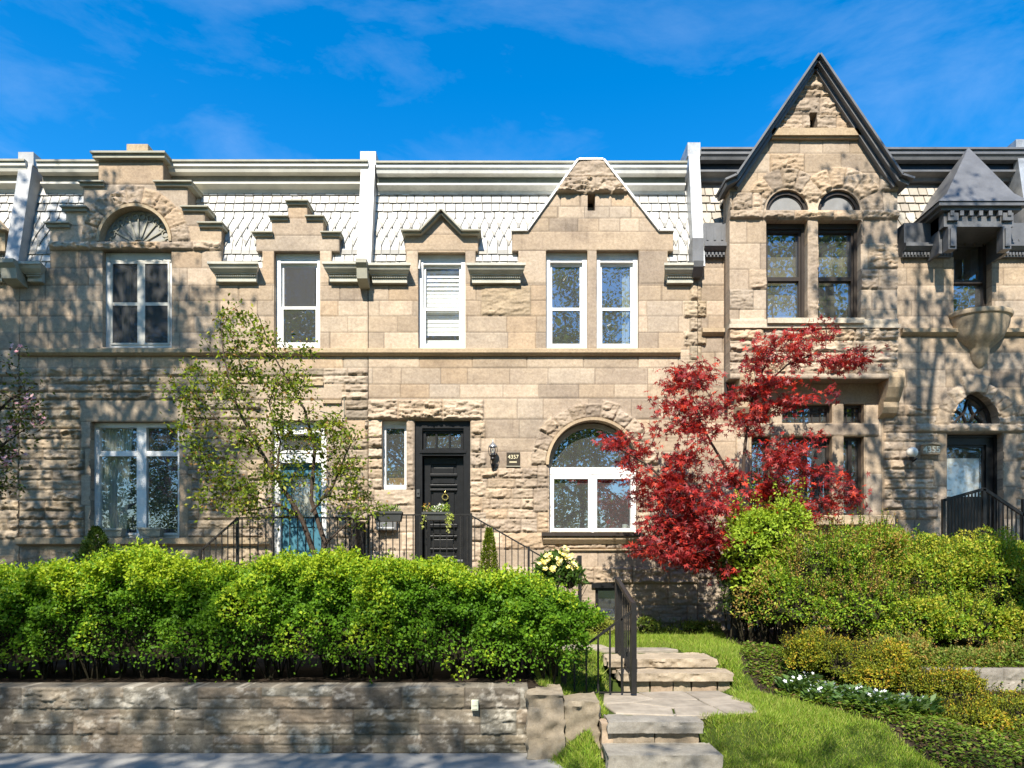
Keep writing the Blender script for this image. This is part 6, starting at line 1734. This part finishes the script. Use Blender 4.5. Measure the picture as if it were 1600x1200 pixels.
# serviceberry in front of the turquoise door
Y = 11.2; rng = np.random.default_rng(601)
base = (X(497, Y), Y, .75)
stems = [([base, PT(496, 880, Y), PT(472, 812, Y - .1), PT(432, 745, Y - .15), PT(400, 692, Y - .2), PT(372, 640, Y - .2), PT(350, 560, Y - .1), PT(344, 500, Y)], [.055, .05, .04, .030, .024, .018, .012, .006]),
         ([PT(497, 880, Y), PT(508, 850, Y + .1), PT(486, 780, Y + .15), PT(492, 700, Y + .2), PT(476, 640, Y + .2), PT(430, 560, Y + .1), PT(402, 490, Y)], [.05, .045, .033, .026, .020, .012, .006]),
         ([PT(472, 812, Y), PT(440, 790, Y + .2), PT(380, 770, Y + .3), PT(320, 740, Y + .3)], [.03, .02, .014, .006]),
         ([PT(486, 800, Y), PT(520, 760, Y), PT(540, 710, Y - .1), PT(556, 680, Y - .1)], [.028, .02, .013, .006]),
         ([PT(432, 745, Y), PT(438, 690, Y), PT(420, 630, Y), PT(446, 560, Y)], [.02, .015, .011, .005]),
         ([PT(400, 692, Y), PT(350, 670, Y), PT(310, 620, Y), PT(284, 575, Y)], [.018, .014, .01, .005]),
         ([PT(508, 850, Y), PT(545, 815, Y), PT(590, 790, Y)], [.02, .012, .005]), ([PT(440, 790, Y), PT(372, 800, Y - .2), PT(330, 790, Y - .3)], [.014, .010, .005])]
poly = [(338, 466), (372, 470), (398, 520), (404, 476), (424, 482), (432, 540), (474, 510), (482, 540), (462, 590), (500, 610), (520, 650), (566, 690), (585, 740), (560, 770), (600, 785), (616, 800), (560, 812), (520, 800), (470, 800), (400, 812), (330, 800), (314, 740), (280, 700), (290, 640), (262, 600), (290, 572), (316, 566), (340, 540)]
T = crown_targets(rng, poly, Y, .38, 250)
T = np.array([p for p in T if not (X(436, p[1]) < p[0] < X(512, p[1]) and Z(800, p[1]) < p[2] < Z(715, p[1]) and rng.random() < .72)])
tree("serviceberry_tree", "slender small tree with sparse olive green leaves before the turquoise door", "tree", base, stems, T, 602, 36, .080, [(.15, .215, .018), (.10, .15, .016), (.23, .29, .025), (.07, .105, .015)], M_LEAF, .5, spread=(.10, .10, .09), droop=.5, tips=[(.28, .16, .06), (.36, .36, .05)], twig_r=.005, frac=.25)
# red japanese maple
Y = 11.9; rng = np.random.default_rng(611)
base = (X(1150, Y), Y, .78)
stems = [([base, PT(1148, 930, Y), PT(1152, 850, Y), PT(1158, 770, Y - .1), PT(1165, 690, Y - .1), PT(1176, 620, Y), PT(1200, 560, Y - .1)], [.06, .055, .045, .035, .028, .020, .010]),
         ([PT(1149, 920, Y), PT(1110, 840, Y - .2), PT(1060, 770, Y - .3), PT(1010, 725, Y - .4), PT(965, 700, Y - .4)], [.045, .035, .026, .018, .008]),
         ([PT(1152, 850, Y), PT(1210, 780, Y - .2), PT(1260, 730, Y - .3), PT(1330, 745, Y - .4)], [.035, .026, .016, .006]),
         ([PT(1158, 770, Y), PT(1110, 690, Y), PT(1080, 630, Y), PT(1072, 580, Y)], [.03, .022, .015, .006]),
         ([PT(1176, 620, Y), PT(1230, 570, Y - .2), PT(1290, 545, Y - .3), PT(1350, 555, Y - .3)], [.018, .014, .010, .005]),
         ([PT(1140, 900, Y), PT(1080, 860, Y - .4), PT(1030, 850, Y - .5)], [.03, .02, .008]), ([PT(1152, 860, Y), PT(1200, 820, Y - .4), PT(1240, 760, Y - .5)], [.025, .016, .008])]
polys = [([(1060, 552), (1092, 560), (1108, 600), (1146, 610), (1150, 660), (1100, 690), (1060, 720), (1046, 690), (1010, 680), (1060, 640), (1008, 622), (1046, 596), (1052, 580)], 46),
         ([(1150, 575), (1200, 585), (1280, 600), (1285, 625), (1230, 640), (1190, 700), (1150, 660)], 28),
         ([(1166, 540), (1190, 512), (1260, 500), (1312, 508), (1300, 524), (1250, 530), (1310, 548), (1366, 548), (1360, 570), (1310, 580), (1240, 560), (1200, 580), (1168, 570)], 36),
         ([(940, 685), (985, 672), (1020, 700), (1060, 720), (1070, 800), (1020, 800), (985, 740), (945, 712)], 34),
         ([(1020, 740), (1120, 700), (1180, 720), (1290, 710), (1300, 780), (1280, 830), (1180, 810), (1120, 860), (1040, 850), (1010, 800)], 108),
         ([(1190, 680), (1290, 675), (1304, 700), (1250, 720), (1190, 730)], 13),
         ([(1010, 800), (1100, 800), (1140, 860), (1130, 910), (1080, 890), (1030, 880), (995, 850)], 62),
         ([(1290, 735), (1345, 745), (1345, 800), (1310, 790)], 7)]
T = np.concatenate([crown_targets(rng, p, Y - .3, .36, n) for p, n in polys])
tree("japanese_maple", "red leaved maple tree growing against the house between two windows", "tree", base, stems, T, 612, 31, .090, [(.31, .025, .025), (.22, .019, .022), (.40, .042, .034), (.11, .014, .018), (.34, .068, .060), (.17, .019, .022)], M_LEAF_RED, kind='maple', spread=(.14, .12, .045), flat=.45, droop=.35, twig_r=.008, frac=.35, tips=[(.52, .06, .028), (.42, .03, .022)])
# flowering crab apple reaching in from the left
Y = 10.0; rng = np.random.default_rng(621)
base = (X(-60, Y), Y, .72)
stems = [([base, PT(-58, 850, Y), PT(-50, 780, Y), PT(-40, 700, Y), PT(-50, 600, Y), PT(-60, 520, Y)], [.08, .07, .055, .04, .03, .015]),
         ([PT(-50, 780, Y), PT(-20, 720, Y), PT(10, 690, Y), PT(40, 670, Y)], [.04, .028, .016, .006]), ([PT(-42, 720, Y), PT(-10, 650, Y), PT(20, 620, Y), PT(55, 605, Y)], [.03, .02, .014, .005]),
         ([PT(-50, 800, Y), PT(-20, 770, Y), PT(5, 755, Y)], [.03, .02, .006])]
poly = [(-150, 520), (-40, 500), (0, 590), (40, 585), (60, 602), (78, 608), (56, 625), (84, 655), (70, 668), (30, 680), (45, 715), (20, 725), (10, 760), (55, 755), (20, 770), (-30, 790), (-120, 760), (-170, 640)]
T = crown_targets(rng, poly, Y, .35, 150)
tree("crabapple_tree", "pink flowering crab apple branches reaching in at the left edge", "tree", base, stems, T, 622, 22, .065, [(.10, .14, .022), (.07, .10, .02), (.14, .16, .03), (.12, .07, .035)], M_LEAF, .55, spread=(.09, .09, .08), blossoms=(34, .04, [(.80, .40, .40), (.84, .54, .50), (.70, .28, .32)]), bark=M_BARK, frac=.2)

# ------------------------------------------------------------------- street trees (behind and beside the camera: they shade and are mirrored in the panes)
def street_tree(label, loc, H, crown_z, crown_r, seed, ncl, per, L, dens=1.0):
    rng = np.random.default_rng(seed)
    x, y, z0 = loc
    stems = [([(x, y, z0), (x + .05, y, crown_z * .5), (x + .1, y + .1, crown_z), (x, y, (crown_z + H) / 2), (x, y, H - 1)], [.24, .20, .17, .10, .03])]
    for i in range(9):
        a = i * 2.4 + rng.random(); zz_ = crown_z * .85 + (H - crown_z) * .07 * i; r = crown_r * rng.uniform(.5, .85)
        p0 = (x + .05, y, zz_); p1 = (x + .5 * r * math.cos(a), y + .5 * r * math.sin(a), zz_ + .9); p2 = (x + r * math.cos(a), y + r * math.sin(a), zz_ + 1.6); stems.append(([p0, p1, p2], [.10, .065, .02]))
    T = []
    while len(T) < ncl:
        p = rng.uniform(-1, 1, 3); q = np.linalg.norm(p)
        if q > 1 or q < .25: continue
        w_ = np.array([x + p[0] * crown_r, y + p[1] * crown_r, (crown_z + H) / 2 + p[2] * (H - crown_z) / 2])
        if vnoise(w_[0] * .55, w_[1] * .55, w_[2] * .55, seed) > .38: T.append(w_)
    return tree("street_tree", label, "tree", loc, stems, np.array(T), seed + 1, per, L, [(.10, .17, .025), (.14, .22, .03), (.08, .13, .022), (.19, .25, .035)], M_LEAF, .6, spread=(.34, .34, .28), group="street trees", bark=M_BARKGREY, frac=.4, twig_r=.02, droop=.2)
street_tree("tall kerbside tree left of the view whose shadow dapples the left house", (-10.0, 4.9, 0), 18.0, 8.0, 3.4, 701, 330, 44, .17)
street_tree("tall kerbside tree right of the view whose shadow dapples the right house", (6.3, 4.9, 0), 18.2, 9.5, 2.2, 711, 110, 30, .17)
street_tree("lower kerbside tree farther right, shading the pointed arch doorway", (9.6, 5.0, 0), 15.6, 8.0, 2.4, 716, 150, 30, .17)
t0 = street_tree("park tree across the road, mirrored in the window panes", (-8.8, -6.6, 0), 15.9, 4.2, 4.2, 721, 330, 36, .19)
for i, (x, y, s, a) in enumerate(((-4.6, -6.6, .97, 1.1), (1.3, -6.8, .98, 2.3), (9.6, -8.2, .95, 3.6), (-15.5, -7.4, 1.05, 4.4), (18, -9, 1.1, 2.8))):
    c = t0.copy(); COL.objects.link(c); c.location = (x, y, 0); c.rotation_euler = (0, 0, a); c.scale = (s, s, s * (1.05 if x < 0 else .92))
    for ch in t0.children:
        k = ch.copy(); COL.objects.link(k); k.parent = c

t2 = street_tree("tall old park tree beyond the road, mirrored in the upper windows", (-7, -20, 0), 27.0, 7.0, 5.6, 741, 480, 40, .24)
for i, (x, y, s, a) in enumerate(((4.5, -21, .95, 1.3), (15, -20, 1.0, 2.9), (-17, -21, 1.05, 4.1), (25, -22, 1.0, 5.2), (33, -19, 1.0, 3.3), (-27, -21, 1.0, .9))):
    c = t2.copy(); COL.objects.link(c); c.location = (x, y, 0); c.rotation_euler = (0, 0, a); c.scale = (s, s, s)
    for ch in t2.children:
        k = ch.copy(); COL.objects.link(k); k.parent = c
t1 = street_tree("low branching park tree filling the view behind the street, mirrored in the panes", (-12, -24, 0), 9.5, 1.0, 4.6, 731, 240, 34, .24)
for i, (x, a, s) in enumerate(((-4, 1.0, 1.0), (3.5, 2.2, 1.1), (11, 3.1, .95), (19, 4.0, 1.05), (-20, 5.0, 1.0), (27, .4, 1.1), (-29, 1.7, 1.1))):
    c = t1.copy(); COL.objects.link(c); c.location = (x, -24 - (i % 2) * 2.5, 0); c.rotation_euler = (0, 0, a); c.scale = (s, s, s)
    for ch in t1.children:
        k = ch.copy(); COL.objects.link(k); k.parent = c

# ------------------------------------------------------------------- grass
rng = np.random.default_rng(801)
N = 230000
gx_ = rng.uniform(.30, 4.5, N); gy_ = 6.62 + (12.9 - 6.62) * rng.random(N) ** 1.15
edge = lawn_edge(gy_) + .10 * (vnoise(gx_ * 4, gy_ * 4, 0, 3) - .5)
ok = gx_ < edge
flag = (gx_ > 1.05) & (gx_ < 2.72 + .05 * np.sin(gy_ * 9)) & (gy_ > 7.38) & (gy_ < 8.80)
step_ = (gx_ > 1.25) & (gx_ < 2.80) & (gy_ > 8.75) & (gy_ < 9.85)
bold = (gx_ < .97) & (gy_ < 7.72) & (gy_ > 7.22); lowst = (gx_ > .92) & (gx_ < 2.04) & (gy_ < 7.45)
pth = (gx_ > 1.2) & (gx_ < 2.5) & (gy_ > 9.8) & (gy_ < 10.22)
shade = (gx_ > 3.2) & (gy_ > 10.4)
ok &= ~(flag | step_ | bold | lowst | pth)
gx_, gy_ = gx_[ok], gy_[ok]; N = len(gx_)
gz_ = ground(gx_, gy_) - .015
tall = vnoise(gx_ * 2.2, gy_ * 2.2, 0, 9)
h = rng.uniform(.03, .065, N) * (.7 + .8 * tall) + (rng.random(N) < .03) * .05
a = rng.random(N) * 6.283; w_ = rng.uniform(.004, .008, N); dx, dy = np.cos(a) * w_, np.sin(a) * w_
lean = rng.normal(size=(N, 2)) * .45 * h[:, None]
V = np.stack([np.stack([gx_ - dx, gy_ - dy, gz_], 1), np.stack([gx_ + dx, gy_ + dy, gz_], 1), np.stack([gx_ + lean[:, 0], gy_ + lean[:, 1], gz_ + h], 1)], 1).reshape(-1, 3)
cc = leaf_cols(rng, N, [(.19, .30, .028), (.25, .34, .034), (.14, .23, .022), (.33, .35, .08)], .15) * (.8 + .4 * vnoise(gx_ * 1.3, gy_ * 1.3, 0, 14))[:, None]
o = np_mesh("grass", V, np.arange(3 * N).reshape(N, 3), M_GRASS, None, (2.0, 9, .5), np.repeat(cc, 3, 0)); tag(o, "bright green lawn grass around the flagstones and steps", "grass", kind="stuff")
# leaf litter and ground cover on the right bed
N = 60000; gx_ = rng.uniform(3.1, 10, N); gy_ = rng.uniform(6.6, 10.2, N); ok = gx_ > lawn_edge(gy_) + .05; gx_, gy_ = gx_[ok], gy_[ok]; N = len(gx_)
lv = Leaves(); lv.put(np.stack([gx_, gy_, ground(gx_, gy_) + rng.random(N) ** 2 * .14 * (.3 + vnoise(gx_ * 2, gy_ * 2, 0, 5)) + .005], 1), rnd_unit(rng, N) * np.array([1, 1, .2]), unit(rng.normal(size=(N, 3)) * .35 + np.array([0, 0, 1.])), rng.uniform(.03, .06, N), .6, leaf_cols(rng, N, [(.20, .13, .06), (.15, .24, .03), (.19, .29, .03), (.12, .19, .025), (.23, .31, .04), (.10, .16, .03)], .2))
o = lv.build("leaf_litter", M_LEAF, None, (6, 9, .5)); tag(o, "fallen leaves and ground cover on the soil of the right bed", "litter", kind="stuff")
